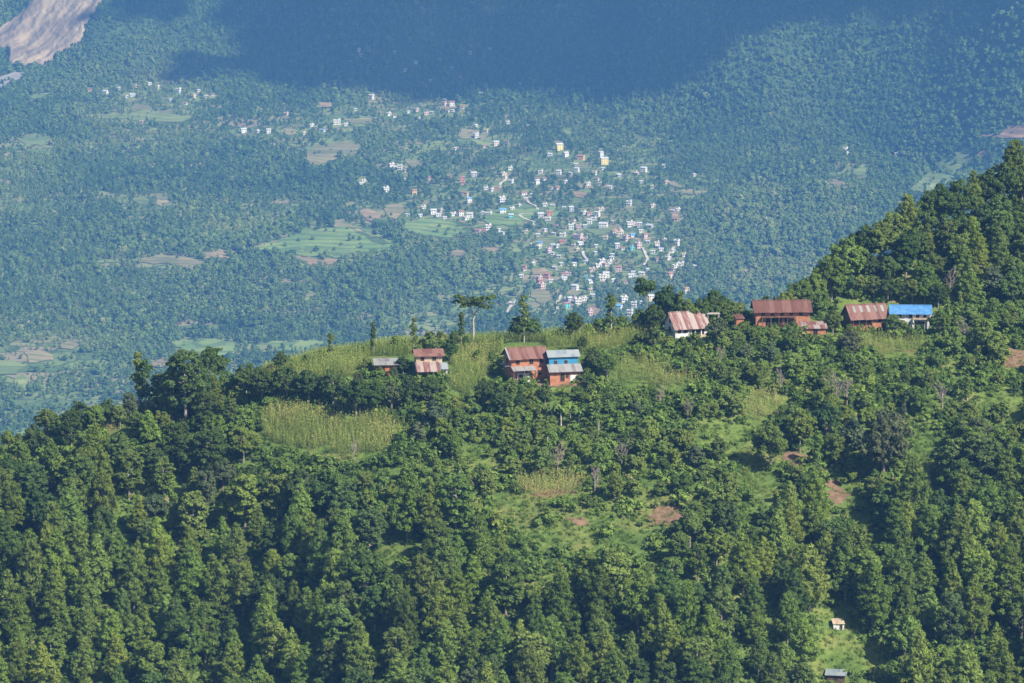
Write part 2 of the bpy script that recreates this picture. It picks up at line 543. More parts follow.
def drape(surf, name, poly, mat, lift, sx=1.0, sy=0.5, jit=2.0, seed=0, rough=0.0, rs=30):
    """a sheet of ground lying on the terrain inside an outline"""
    P = np.array(poly, float)
    gx = np.arange(P[:, 0].min() - 1, P[:, 0].max() + 1 + sx, sx)
    gy = np.arange(P[:, 1].min() - 1, P[:, 1].max() + 1 + sy, sy)
    X, Y = np.meshgrid(gx, gy)
    ins = inpoly(X + jit * vnoise(X / 7, Y / 3, seed), Y + 0.45 * jit * vnoise(X / 7 + 40, Y / 3, seed), poly)
    pts = surf.hit(X.ravel(), Y.ravel())
    ok = ins.ravel() & ~np.isnan(pts[:, 0])
    pts = np.nan_to_num(pts)
    e = ins.astype(float)
    if rough:
        for _ in range(6):
            e[1:-1, 1:-1] = (e[1:-1, 1:-1] * 2 + e[:-2, 1:-1] + e[2:, 1:-1] + e[1:-1, :-2] + e[1:-1, 2:]) / 6
        e = np.clip((e - .45) / .5, 0, 1)
    e = e.ravel()
    pts[:, 2] = surf.z(pts[:, 0], pts[:, 1]) + lift
    if rough:
        pts[:, 2] += e * rough * (vnoise((pts[:, 0] - .56 * pts[:, 1]) / rs, pts[:, 1] / (rs * 4), seed) + .5 * vnoise((pts[:, 0] - .56 * pts[:, 1]) / (rs / 3), pts[:, 1] / rs, seed + 1) + .35 * vnoise(pts[:, 0] / 7, pts[:, 1] / 11, seed + 2) + .2 * vnoise(pts[:, 0] / 3, pts[:, 1] / 5, seed + 3) + 1.5)
    i = np.arange(X.size).reshape(X.shape)
    Q = np.stack([i[1:, :-1], i[1:, 1:], i[:-1, 1:], i[:-1, :-1]], -1).reshape(-1, 4)
    Q = Q[ok[Q].all(1)]
    # no sheet may bridge a gap in depth
    yy = pts[:, 1]
    Q = Q[(yy[Q].max(1) - yy[Q].min(1)) < 60]
    if len(Q) == 0:
        return None
    used = np.unique(Q); rem = np.zeros(X.size, int); rem[used] = np.arange(len(used))
    o = bpy.data.objects.new(name, mesh_np(name, pts[used], rem[Q], [mat], smooth=True))
    C.objects.link(o)
    return o


def ribbon(surf, name, pts, width, mat, lift):
    P = []
    pts = np.array(pts, float)
    for a, b in zip(pts[:-1], pts[1:]):
        for t in np.linspace(0, 1, 6, endpoint=False):
            P.append(a + (b - a) * t)
    P.append(pts[-1]); P = np.array(P)
    for _ in range(3):
        P[1:-1] = 0.25 * P[:-2] + 0.5 * P[1:-1] + 0.25 * P[2:]
    W3 = surf.hit(P[:, 0], P[:, 1])
    W3 = W3[~np.isnan(W3[:, 0])]
    if len(W3) < 3:
        return None
    d = np.gradient(W3[:, :2], axis=0); d /= np.linalg.norm(d, axis=1)[:, None] + 1e-9
    nrm = np.stack([-d[:, 1], d[:, 0]], 1)
    V = []
    for s in (-1, 1):
        q = W3[:, :2] + nrm * s * width / 2
        V.append(np.column_stack([q, surf.z(q[:, 0], q[:, 1]) + lift]))
    n = len(W3); V = np.concatenate(V)
    i = np.arange(n - 1)
    Q = np.stack([i, i + 1, i + 1 + n, i + n], 1)
    o = bpy.data.objects.new(name, mesh_np(name, V, Q, [mat]))
    C.objects.link(o)
    return o


VM = Mask()      # valley
HM = Mask()      # near hill

# ------------------------------------------------------------------ valley: fields, roads, landslide
FIELDS = [  # code, label, outline
    ('g', 'largest green terraced rice field, midway down the valley', [(258, 252), (243, 250), (269, 243), (296, 236), (322, 229), (345, 226), (368, 235), (381, 239), (392, 240), (395, 244.5), (384, 253), (363, 252), (340, 258), (307, 258), (284, 253)]),
    ('t', 'dry tan strips along the upper edge of the largest rice field', [(330, 226), (343, 220), (354, 227), (368, 234), (390, 244), (384, 246), (362, 237), (345, 228)]),
    ('b', 'bare brown plot under the lower edge of the largest rice field', [(290, 254), (307, 258), (322, 259), (339, 259), (337, 265), (312, 266), (300, 262)]),
    ('t', 'tan terraces at the narrow end of the largest rice field', [(130, 261), (160, 256), (185, 256), (206, 262), (200, 270), (188, 272), (176, 266), (150, 264)]),
    ('b', 'brown ploughed strip joining tan terraces and rice field', [(200, 253), (225, 250), (240, 252), (226, 259), (206, 259)]),
    ('g', 'green rice field just below the row of white houses', [(406, 222), (425, 219), (450, 221), (478, 227), (463, 233), (450, 239), (430, 238), (410, 234), (402, 229)]),
    ('b', 'brown fallow corner of the field below the white houses', [(450, 221), (462, 222), (479, 228), (464, 231), (455, 226)]),
    ('g', 'green fields between white houses and the road loop', [(478, 219), (500, 206), (530, 205), (540, 210), (528, 222), (512, 227), (490, 225)]),
    ('g', 'small bright green plot beside the red and white house', [(546, 208), (561, 208), (560, 218), (553, 221), (549, 212)]),
    ('t', 'tan plot with trees above the green fields', [(384, 206), (403, 203), (406, 212), (398, 221), (388, 219)]),
    ('b', 'brown plot between dark tree clumps above the rice field', [(356, 211), (369, 210), (383, 214), (378, 224), (366, 221)]),
    ('t', 'wide tan upper fields above the valley forest', [(306, 151), (322, 146), (345, 141), (360, 146), (355, 155), (338, 158), (322, 166), (307, 167)]),
    ('t', 'pale tan slip of field among upper houses', [(346, 121), (368, 117), (373, 121), (360, 125), (347, 124)]),
    ('t', 'small pale tan plot below the two white houses', [(283, 129), (294, 128), (298, 134), (289, 137)]),
    ('b', 'red brown strip at the upper houses under cloud shade', [(316, 104), (331, 103), (333, 107), (318, 108)]),
    ('t', 'tan plot beside the upper white compound', [(403, 161), (416, 159), (424, 164), (420, 168), (408, 166)]),
    ('l', 'long green meadow below the hamlet near the landslide', [(80, 117), (104, 115), (131, 113), (145, 107), (156, 111), (175, 115), (193, 117), (192, 121), (164, 123), (133, 120.5), (111, 121)]),
    ('t', 'tan top corner of the long green meadow', [(131, 111), (135, 104), (146, 104), (155, 110), (145, 112)]),
    ('t', 'thin tan field strip behind the landslide hamlet', [(157, 80), (176, 80.5), (176, 84), (158, 84)]),
    ('l', 'small green field at the rim of the cloud shadow', [(173, 75), (192, 74), (191, 79), (174, 79.5)]),
    ('b', 'oval brown field below the pink and white houses', [(569, 193), (578, 191.5), (588, 194.5), (586, 199), (575, 198.5)]),
    ('t', 'sloping tan strip beyond the pink house', [(664, 180.5), (674, 181), (686, 186.5), (680, 189), (670, 186)]),
    ('t', 'long thin tan field pointing at the far slope', [(668, 193), (684, 190), (709, 191), (706, 196), (688, 195.5)]),
    ('b', 'brown oblong plot in trees below the rice fields', [(447, 253), (458, 250), (473, 254), (468, 258), (450, 257)]),
    ('b', 'small brown plot east of the oblong brown plot', [(485, 250), (494, 248), (499, 251), (490, 255)]),
    ('l', 'slanting pale green plot above the lower village', [(509, 246), (515, 244), (522, 251), (519, 255), (512, 251)]),
    ('b', 'brown yard behind the red house of the lower village', [(533, 270), (545, 267.5), (550, 271), (543, 276), (534, 275)]),
    ('t', 'wide tan plot under the red and white house', [(531, 292), (540, 287.5), (549, 291), (554, 297), (546, 304), (534, 302)]),
    ('t', 'small tan plot beside the lower village road', [(520, 281), (530, 280), (529, 285), (522, 286)]),
    ('b', 'brown plot just behind the crest trees', [(586, 306), (597, 305), (602, 311), (596, 318), (588, 313)]),
    ('t', 'tan square at the centre of the village', [(565, 247), (579, 246), (580, 254), (568, 255)]),
    ('l', 'green yard between houses in the village centre', [(583, 230), (603, 229), (616, 227), (612, 234), (596, 236)]),
    ('b', 'reddish oblong clearing alone on the far forested slope', [(821.5, 181), (830, 179.5), (851, 183), (849, 190), (835, 188)]),
    ('l', 'small green clearing above the reddish oblong one', [(853, 173), (862, 165), (869, 168), (867, 177), (857, 177)]),
    ('o', 'raw orange earth scar high on the far slope', [(968, 141), (983, 134), (997, 136), (1008, 125), (1032, 128), (1032, 137), (1005, 139), (985, 138)]),
    ('l', 'pale grassy strip slanting down the far slope', [(905, 192), (916, 184), (942, 161), (964, 146), (975, 153), (972, 163), (952, 183), (925, 194)]),
    ('o', 'short reddish slip below the orange earth scar', [(978, 155), (985, 150), (987, 156), (980, 164)]),
    ('t', 'tan patch in the far forest behind the long house', [(741, 270), (748, 267), (752, 272), (746, 277)]),
    ('b', 'small brown patch in forest beside the near knoll', [(775, 260), (783, 257), (785, 262), (779, 266)]),
    ('l', 'small green patch in forest beyond the long house', [(760, 247), (772, 245), (774, 251), (765, 253)]),
    ('t', 'tan clearing at mid height in the far forest', [(790, 196), (800, 193), (803, 197), (794, 200)]),
    ('b', 'pale pinkish track scar on the bend of the far slope', [(668, 208), (680, 208), (680, 214), (678, 224), (672, 218)]),
    ('t', 'pale tan plot in the low corner of the valley', [(22, 353), (40, 350), (55, 355), (52, 362), (30, 363)]),
    ('t', 'little tan plot on the low valley forest rise', [(60, 344), (72, 342), (80, 346), (74, 350), (62, 349)]),
    ('l', 'green terraces in the low corner of the valley', [(-12, 362), (15, 360), (26, 366), (18, 376), (-12, 376)]),
    ('l', 'yellow green plot under the low terraces', [(14, 379), (24, 375), (29, 382), (24, 390), (15, 388)]),
    ('g', 'bright green field behind the lopped tall tree', [(168, 344), (185, 340), (212, 339), (238, 344), (234, 354), (212, 358), (188, 353)]),
    ('g', 'green field showing over the left end of the crest', [(255, 346), (270, 342), (325, 341), (330, 347), (300, 352), (262, 352)]),
    ('b', 'pinkish bare plot above the crest bush', [(258, 347), (276, 346), (276, 352), (262, 352)]),
    ('b', 'brown plot to the side of the lopped tall tree', [(149, 362), (160, 359), (170, 363), (162, 368), (151, 367)]),
    ('g', 'green valley field above the lowest end of the ridge', [(15, 433), (24, 428), (38, 431), (36, 442), (18, 442)]),
    ('t', 'tan clearing in the forest above the tan terraces', [(152, 195), (164, 194), (172, 203), (158, 207)]),
    ('l', 'green clearing alone in the deep valley forest', [(132, 199), (146, 196), (152, 202), (140, 205)]),
    ('l', 'grass plot at the valley edge near the riverbed', [(25, 96), (45, 93), (62, 95), (50, 99), (30, 100)]),
    ('t', 'small tan slope plot on the valley edge', [(-8, 147), (10, 144), (12, 148), (-6, 150)]),
    ('l', 'green plot on the valley edge above the deep forest', [(18, 139), (34, 134), (50, 137), (44, 145), (25, 146)]),
    ('t', 'tan plot between upper houses and village', [(456, 136), (472, 131), (480, 136), (468, 140)]),
    ('l', 'pale green plot beside cream shed of upper village', [(470, 141), (488, 139), (500, 143), (494, 148), (476, 146)]),
    ('l', 'thin light green slip beside the white temple', [(519, 158), (529, 157.5), (531, 160), (523, 160.5)]),
    ('l', 'olive plot on the slope above the temple', [(560, 131), (570, 128), (574, 133), (566, 137)]),
]
for i, (c, lab, poly) in enumerate(FIELDS):
    nm = {'g': 'rice_field', 'l': 'meadow', 't': 'dry_field', 'b': 'ploughed_field', 'o': 'earth_scar'}[c]
    o = drape(VAL, nm, poly, FM[c], 1.0, 1.0, 0.4, 3.0, i)
    VM.poly(poly, 1.0)
    if o:
        tag(o, lab, nm.replace('_', ' '), kind='structure')

SCAR = [(-40, 52), (-40, 62), (-10, 40), (20, 17), (45, -3), (60, -18), (115, -18), (104, 2), (90, 20), (85, 32), (80, 44), (62, 55), (44, 68), (8, 68), (5, 52)]
M['scree'] = None


def scree_col(nt):
    o = OC(nt)
    m0 = N(nt, 'ShaderNodeMapping'); m0.inputs['Rotation'].default_value = (0, 0, 0.51); nt.links.new(o, m0.inputs[0])
    mp = N(nt, 'ShaderNodeMapping'); mp.inputs['Scale'].default_value = (0.06, 0.010, 0.005)
    nt.links.new(m0.outputs[0], mp.inputs[0])
    a = ramp(nt, noise(nt, 1.0, 6, mp.outputs[0], 0.65, 0.6), [(0.30, (0.12, 0.10, 0.07)), (0.48, (0.24, 0.19, 0.13)), (0.68, (0.40, 0.32, 0.21))])
    b = ramp(nt, noise(nt, 0.02, 4, o), [(0.35, (0.75, 0.72, 0.7)), (0.6, (1.1, 1.08, 1.05))])
    return mixc(nt, 1.0, a, b, 'MULTIPLY')


M['scree'] = princ('grey_scree', scree_col, 0.95)
o = drape(VAL, 'landslide', SCAR, M['scree'], 1.5, 1.0, 0.5, 2.5, 77, 5.0, 34)
tag(o, 'pale grey landslide scar with gullies on the far mountain', 'landslide', kind='structure')
VM.poly(SCAR, .6)
RIV = [(-40, 82), (0, 77), (14, 72), (28, 73), (24, 78), (8, 84), (-4, 92), (-40, 98)]
M['shingle'] = princ('river_shingle', two((0.22, 0.20, 0.19), (0.32, 0.29, 0.26), 0.03), 0.95)
o = drape(VAL, 'riverbed', RIV, M['shingle'], 1.2, 1.0, 0.4, 1.5, 5)
tag(o, 'pale stony riverbed at the foot of the landslide', 'riverbed', kind='structure')
VM.poly(RIV, 1.0)

ROADS = [('winding pale lane beside the large white house', [(526, 199), (529, 204), (536, 206.5), (538, 210.5)]),
         ('pale lane curving round the small field above the village', [(533, 214), (521, 214.5), (519, 216), (526, 220), (535, 223)]),
         ('short steep lane bending below the pink house', [(505.5, 174), (506.5, 180), (500, 184.5), (499.5, 188.5)]),
         ('short pale lane dropping from the village centre', [(583, 249.5), (583, 255.5), (588, 261.5)]),
         ('pale lane between pink and cream houses', [(643, 248.5), (646, 256), (648, 260), (644, 266)]),
         ('lane climbing to the farthest white house of the village', [(667, 259), (670, 254), (674, 248)]),
         ('pale lane dropping behind the crest shrubs', [(563, 290), (560, 299), (557, 303), (558, 311), (555, 315)]),
         ('lane end beside the tall white pole building', [(506, 316), (509, 309), (512, 306)])]
for lab, p in ROADS:
    o = ribbon(VAL, 'dirt_road', p, 3.4, M['road'], 1.3)
    if o:
        tag(o, lab, 'road', kind='structure')
        for (a, b) in p:
            VM.rect(a - 2, b - 1, a + 2, b + 2, 1.0)

# ------------------------------------------------------------------ valley houses
HOUSES = """559 149 y l;550 154.5 w m;565.5 155.5 w m;581 158.5 o l;601 155 w m;604 163 y l;603 168.5 w s;540.5 172 w s;536 179 p s;537 183 w m;544.5 179 w s;559 173.5 w m;
577 171 w m;570.5 173.5 g s;561 181 p s;565.5 182 w s;557 188 p m;576 164.5 g s;594.5 173.5 c s;597 179 w s;523.5 193.5 w m;530 195 g s;526 199 c s;618 175 w s;635.5 173.5 p m;
644 170.5 w m;619 175.5 g s;664 166 w s;694 175 c s;652 187 c s;629 204.5 w m;652.5 206 c s;704 206 w s;666 182.5 p s;540.5 216.5 g m;549.5 214.5 r m;548 219 w m;532.5 225.5 w s;
564 208 g s;571 210 g m;584 213 w s;589 213.7 p m;601 209.5 c m;597.5 215 w m;589.6 222.5 w m;603.5 226.5 w l;571 228 w m;579 228.5 p m;564.7 228.5 g s;562.7 235 w m;554 234 c s;
578 238.3 p l;585.7 239.5 p m;562 241.7 r m;579.5 243.5 w m;552.4 245.5 g s;557 246.5 w s;540 243 b s;538.6 247 w s;531.8 245 g s;548.5 252 p m;552.4 253.5 w s;559 256.5 g s;573.5 246 c s;
602 261 w m;609 262.5 w s;605.4 264.5 p m;614 234 c m;618 233 o m;616.7 247 g m;605.4 238 c s;673 211 g s;678 210 w s;676 219.5 o s;630 225.5 w m;633.5 224.5 p s;639.5 226 g m;621 232.5 w s;
619 235 c m;626 239.5 p m;633.5 235.5 b m;645 237 p m;638 246.5 p m;657 245.8 c m;661 249.5 w s;676.7 244 w m;673 251 w s;668 258.4 w s;656.6 259.5 g s;681 264 w m;622.7 248.5 w s;610 261.5 w s;
631.6 248.6 t s;684 255.4 c s;650 226 g m;539.5 278 p m;547 277 r m;539.5 283.5 r m;541.5 287.5 p m;551 281 w s;564 278.5 w m;563 274 p s;568.5 273.6 p m;592 269.7 p m;598.4 265.5 w m;607 264.5 w s;
590.5 281.5 w m;594 277.6 g s;586 277.5 t s;601.5 278.5 w l;606 276 w m;613 280.5 w s;575 288.6 w m;590.5 290.5 c s;579 281.5 g s;578 302.5 w m;569 301 g m;573.5 299 p s;566 299 w s;566.5 306.5 t m;
589.6 314 p m;592.5 295.5 g s;524 269.5 p s;542 312.5 p s;618.6 270 p m;612.8 280 w s;633 272.5 w s;631 275.5 w m;642 273.5 c m;637 277.5 g s;653 288.5 w s;680 264.5 w s;675.6 266.5 w m;672 269.5 g s;
694.7 266.5 g s;669.7 276.5 p m;686 289 o m;685 292.5 w s;645 295.5 p s;650.5 299 c m;624 300.5 w m;634 306 w m;630 314 w m;619 309 b m;640 302.5 w s;639 290.5 c s;
449.6 177 r m;462 180 r m;462.6 183 r s;473.7 175.5 g m;486 188.5 w s;496.5 188 r m;492 190 w s;511 181.6 w s;503 174 c s;464 193 p m;466.5 197.5 y s;469 201 b m;502 200.5 w m;438.3 215 w m;433.4 213 w m;
444.7 218 w s;453.6 214.5 w m;461 214.5 w m;470 216.5 w m;466 218.5 w s;489 213.8 w m;502.6 212.5 b m;511 217.5 t m;483 213 g s;441 210.5 c s;488.4 228.5 w m;483.5 230.5 r m;478 233 p m;498.7 230 w s;
502.6 233 w s;524.7 267 p s;391.7 165 w m;394.6 167.5 w s;400 168.5 w m;405.5 170.5 c s;405.5 179.4 w s;386 190.7 w m;363.7 181.4 w s;360 183.4 w s;423.6 207.5 w s;414 193 o m;430 178 p s;
408 215 c s;420 215.5 w s;105.5 93.5 w m;135 86.5 p s;133 95 w m;149.5 83.5 w s;178.5 91.5 w m;158 87 w s;170.5 100 g s;185.5 103.2 w s;193.4 96.5 c m;198.7 90.5 w s;206.6 96.5 w s;212.7 94.5 w s;
203 72 w s;118.7 88.5 w s;89.7 90 o s;243.5 131.5 w m;257.6 131.5 w s;141.5 122 p s;126.6 96.5 w s;268.7 132 w m;337 123 w l;311.7 125.5 w s;346 124.5 w s;355.7 109.5 w s;371.5 98 w m;376 119.5 w s;
389 114 w s;394.4 116 w s;408 112 w s;286 114 p s;304 133.5 c s;323 130.5 b s;444 104.5 p m;452 104.5 w m;452.7 110.3 w s;462.4 107.5 w s;447.5 111 w s;408 112 w s;418.5 119 w s;426 113.5 p m;431.6 112.5 g s;
416.7 110 p s;508 122.5 w s;507 117 p s;475.6 125.5 w s;476.5 136.3 w m;481 138.5 g s;456 148.7 w s;496 144.5 c m;484 146.3 p s;507 142 g s;486 131 c s;471 132.7 t s;510 168.5 w s;
425.5 86 w s;521 89 g s;481 93.5 g s;359 50 w s;335 82 w s;370 95.5 c s;445 100 g s;361 55 g s;405 70 w s;440 60 g s;470 53 w s;490 49 g s;460 76 g s;430 80.5 g s;380 61 w s;520 84 g s;395 52 g s;350 62 g s;416 62 w s;452 68 g s;
846 149.5 w m;846.5 154 c s;896.7 154 w s;761 226.5 b s;768 218.5 g s;512.5 304 w m;521 276 g s;794 247.6 c s;658 247 g s;647 270 w s;585 226 g s;596 246 g s;612 255 g s;628 262 w s;600 286 g s;584 299 w s;556 226 w s;574 222 c s;594 219 w s;612 222 g s;641 231 w s;648 242 g s;653 252 w s;664 240 c s;612 258 w s;595 253 g s;577 250 c s;545 230 w s;538 235 g s;526 232 c s;519 206 w s;512 209 w s;545 205 w s;553 206 g s;610 187 w s;600 184 c s;588 184 w s;641 182 g s;551 188 w s;533 264 w s;555 268 g s;574 264 w s;586 262 w s;617 291 w s;627 288 g s;561 264 g s;624 282 g s"""
WCOL = {'w': (.74, .72, .68), 'p': (.64, .46, .42), 'r': (.50, .22, .16), 'c': (.66, .57, .43), 'y': (.78, .63, .26), 'o': (.64, .40, .20), 'g': (.42, .41, .42), 't': (.16, .50, .52), 'b': (.70, .72, .74)}
WORD = {'w': 'white', 'p': 'pink', 'r': 'red', 'c': 'cream', 'y': 'yellow', 'o': 'orange', 'g': 'grey', 't': 'teal', 'b': 'blue roofed white'}
m, nt, out = newmat('village_wall')
b = N(nt, 'ShaderNodeBsdfPrincipled'); b.inputs['Roughness'].default_value = 0.9
oi = N(nt, 'ShaderNodeObjectInfo')
nt.links.new(mixc(nt, 1.0, oi.outputs['Color'], ramp(nt, noise(nt, 0.6, 3, OC(nt)), [(0.3, (.8, .79, .78)), (0.6, (1, 1, 1))]), 'MULTIPLY'), b.inputs['Base Color'])
nt.links.new(b.outputs[0], out.inputs[0])
M['vwall'] = m
M['vroof_tin'] = princ('village_tin', two((0.40, 0.42, 0.45), (0.60, 0.61, 0.62), 0.4), 0.5)
M['vroof_rust'] = princ('village_rust', two((0.26, 0.11, 0.08), (0.40, 0.22, 0.17), 0.4), 0.7)
M['vroof_blue'] = princ('village_blue_sheet', two((0.10, 0.30, 0.60), (0.16, 0.38, 0.68), 0.4), 0.5)
M['vslab'] = princ('village_concrete', two((0.40, 0.38, 0.36), (0.56, 0.54, 0.50), 0.4), 0.9)


def village_mesh(kind, w, d, st, roofm):
    """a small house seen from kilometres away: walls, roof and window openings"""
    mb = MB(); h = 2.7 * st
    mb.box(-w / 2, w / 2, -d / 2, d / 2, -3.0, h, 0)
    for s in range(st):
        n = max(2, int(w / 2.6))
        for k in range(n):
            x = -w / 2 + (k + .5) * w / n
            if s == 0 and k == n // 2:
                mb.box(x - .5, x + .5, -d / 2 - .03, -d / 2 + .1, 0.02, 2.1, 2)
            else:
                mb.box(x - .55, x + .55, -d / 2 - .03, -d / 2 + .1, s * 2.7 + .9, s * 2.7 + 2.1, 2)
        for k in (-1, 1):
            mb.box(-w / 2 - .03, -w / 2 + .1, k * d / 4 - .5, k * d / 4 + .5, s * 2.7 + .9, s * 2.7 + 2.1, 2)
            mb.box(w / 2 - .1, w / 2 + .03, k * d / 4 - .5, k * d / 4 + .5, s * 2.7 + .9, s * 2.7 + 2.1, 2)
    if kind == 'gable':
        r = 0.24 * d; e = .6
        for sgn in (-1, 1):
            mb.slab((-w / 2 - e, 0, h + r), (w / 2 + e, 0, h + r), (w / 2 + e, sgn * (d / 2 + e), h - .15), (-w / 2 - e, sgn * (d / 2 + e), h - .15), .1, 1)
        for x in (-w / 2 + .01, w / 2 - .01):
            mb.face([(x, -d / 2, h), (x, d / 2, h), (x, 0, h + r - .12)], 0)
    else:
        mb.box(-w / 2 - .4, w / 2 + .4, -d / 2 - .7, d / 2 + .4, h, h + .18, 1)
        if st > 1:
            mb.box(-w / 2 - .15, w / 2 + .15, -d / 2 - 1.0, -d / 2 + .1, 2.6, 2.75, 1)
        for (a, b_, c, d_) in ((-w / 2 - .4, w / 2 + .4, -d / 2 - .7, -d / 2 - .55), (-w / 2 - .4, w / 2 + .4, d / 2 + .25, d / 2 + .4)):
            mb.box(a, b_, c, d_, h + .18, h + .9, 0)
        for xx in (-w / 2 - .4, w / 2 + .25):
            mb.box(xx, xx + .15, -d / 2 - .55, d / 2 + .25, h + .18, h + .9, 0)
        mb.box(w / 6, w / 2 - .2, -.2, d / 2 - .2, h + .18, h + 2.2, 0)
        mb.box(w / 6 - .2, w / 2, -.4, d / 2, h + 2.2, h + 2.35, 1)
    return mb.mesh('village_house', M['vwall'], roofm, M['dark'])


VMESH = {}


def village_region(x, y):
    if x < 225 and y < 125: return 'in the hamlet near the landslide'
    if y < 98: return 'in the cloud shaded upper village'
    if x < 330: return 'alone among trees beyond the wide tan fields'
    if x < 420 and y < 128: return 'at the rim of the cloud shadow'
    if x < 420 and y < 200: return 'in woods above the big rice field'
    if x > 720: return 'lost in the far forested slope'
    if y < 128: return 'just below the cloud shadow edge'
    if x < 520 and y < 155: return 'on the slope above the village'
    if x < 545 and y < 206: return 'on the wooded rise above the road loop'
    if x < 480 and y < 240: return 'in the row beside the green field'
    if x < 528 and y < 240: return 'between green fields and the road loop'
    if y < 166: return 'beside the big yellow building'
    if x < 612 and y < 200: return 'below the big yellow building'
    if y < 200: return 'near the long thin tan field'
    if x < 570 and y < 232: return 'by the red roof above village centre'
    if x < 612 and y < 232: return 'at the upper village centre'
    if x < 612 and y < 260: return 'in the crowded village centre'
    if x < 645 and y < 240: return 'past the village centre green yard'
    if y < 240: return 'at the village edge under forest'
    if x < 645 and y < 260: return 'by the lane below village centre'
    if x >= 612 and y < 272: return 'along the outer lane of the village'
    if x < 556: return 'in the lower village by brown plots'
    if x < 612 and y < 285: return 'in the middle of the lower village'
    if x < 612: return 'lowest in the village behind crest shrubs'
    return 'lowest in the village behind the lone round tree'


def ordinals(items, keyfn, xfn):
    """labels that single each one out: those that share a description are told apart by their order from the left"""
    cells = {}
    for it in items:
        cells.setdefault(keyfn(it), []).append(it)
    names = ['', 'second', 'third', 'fourth', 'fifth', 'sixth', 'seventh', 'eighth', 'ninth', 'tenth', 'eleventh', 'twelfth']
    num = ['', '', 'two', 'three', 'four', 'five', 'six', 'seven', 'eight', 'nine', 'ten', 'eleven', 'twelve']
    for k, v in cells.items():
        v.sort(key=xfn)
        n = len(v)
        for i, it in enumerate(v):
            if n == 1:
                it['lab'] = k
            elif i == 0:
                it['lab'] = k + (', leftmost of ' + num[n] if n <= 12 else ', leftmost of many')
            elif i == n - 1:
                it['lab'] = k + (', rightmost of ' + num[n] if n <= 12 else ', rightmost of many')
            elif i < 12:
                it['lab'] = k + ', ' + names[i] + ' from left'
            else:
                it['lab'] = k + ', ' + (names[n - 1 - i] if n - 1 - i < 12 else 'middle one') + ' from right'


hs = []
for tok in HOUSES.replace('\n', '').split(';'):
    x, y, c, s = tok.split()
    hs.append(dict(x=float(x), y=float(y), c=c, s=s))
sizew = {'s': '', 'm': '', 'l': 'large '}
ordinals(hs, lambda h: sizew[h['s']] + WORD[h['c']] + ' house ' + village_region(h['x'], h['y']), lambda h: h['x'])
PH = VAL.hit([h['x'] for h in hs], [h['y'] + 1.2 for h in hs])
for i, h in enumerate(hs):
    p = PH[i]
    if np.isnan(p[0]):
        continue
    rr = random.Random(i * 7 + 3)
    w = {'s': rr.uniform(3.8, 5.4), 'm': rr.uniform(5.4, 7.4), 'l': rr.uniform(9, 11)}[h['s']]
    st = {'s': 1, 'm': rr.choice([1, 2, 2]), 'l': 2}[h['s']]
    if h['c'] == 'y': st = 3
    kind = 'gable' if (h['c'] in 'rgb' or rr.random() < .5) else 'flat'
    rm = M['vslab'] if kind == 'flat' else (M['vroof_blue'] if h['c'] == 'b' else M['vroof_rust'] if h['c'] in 'pro' or rr.random() < .2 else M['vroof_tin'])
    key = (kind, round(w), st, rm.name)
    if key not in VMESH:
        VMESH[key] = village_mesh(kind, w, min(w * .8, 6.5), st, rm)
    o = bpy.data.objects.new('village_house', VMESH[key]); C.objects.link(o)
    o.location = (p[0], p[1], VAL.z(p[0], p[1]) + .2)
    o.rotation_euler = (0, 0, rr.choice([.3, .1, -.25, .45, .7, -.5]) + rr.uniform(-.15, .15))
    o.color = (*WCOL[h['c']], 1)
    tag(o, h['lab'], 'house', 'small houses of the valley village')
    pw = w * .85
    VM.rect(h['x'] - pw / 2 - .5, h['y'] - 2.5 * st - .5, h['x'] + pw / 2 + .5, h['y'] + 2.0, 1.4)
    VM.rect(h['x'] - pw / 2 - 1.5, h['y'] + .5, h['x'] + pw / 2 + 1.5, h['y'] + 2.5, .5)

# ------------------------------------------------------------------ foliage building blocks


def rnd_dirs(n, rng):
    v = rng.normal(size=(n, 3)); return v / np.linalg.norm(v, axis=1)[:, None]


def cards(P, Nn, w, h, rng, axis=None):
    """leaf sprays: small four-cornered faces at points P facing Nn"""
    n = len(P)
    Nn = Nn / (np.linalg.norm(Nn, axis=1)[:, None] + 1e-9)
    a = rng.normal(size=(n, 3)) if axis is None else axis + 0.35 * rng.normal(size=(n, 3))
    a = a - (a * Nn).sum(1)[:, None] * Nn
    a /= np.linalg.norm(a, axis=1)[:, None] + 1e-9
    b = np.cross(Nn, a)
    w = (w * rng.uniform(.6, 1.35, n))[:, None]; h = (h * rng.uniform(.6, 1.35, n))[:, None]
    bend = Nn * (0.25 * w)
    V = np.stack([P + a * h, P + b * w - bend, P - a * h, P - b * w - bend], 1).reshape(-1, 3)
    Q = np.arange(4 * n).reshape(n, 4)
    return V, Q


def clump_cloud(cl, per, w, h, rng, flat=.85, updir=.25, axis_out=False, rnd=.55):
    Ps, Ns, L, Ax = [], [], [], []
    for (x, y, z, r) in cl:
        k = max(8, int(per * r * r))
        d = rnd_dirs(k, rng)
        d[:, 2] = np.where(d[:, 2] < -.35, -d[:, 2], d[:, 2])
        rad = r * rng.uniform(.62, 1.08, k)[:, None]
        p = np.array([x, y, z]) + d * rad * np.array([1, 1, flat])
        Ps.append(p); Ns.append(d + np.array([0, 0, updir]) + rnd * rng.normal(size=(k, 3)))
        L.append(np.clip(rng.normal(.5, .22, k) + rng.normal(0, .10), 0, 1))
        Ax.append(d + np.array([0, 0, .8]))
    P = np.concatenate(Ps); Nn = np.concatenate(Ns); L = np.concatenate(L)
    V, Q = cards(P, Nn, w, h, rng, np.concatenate(Ax) if axis_out else None)
    return V, Q, L


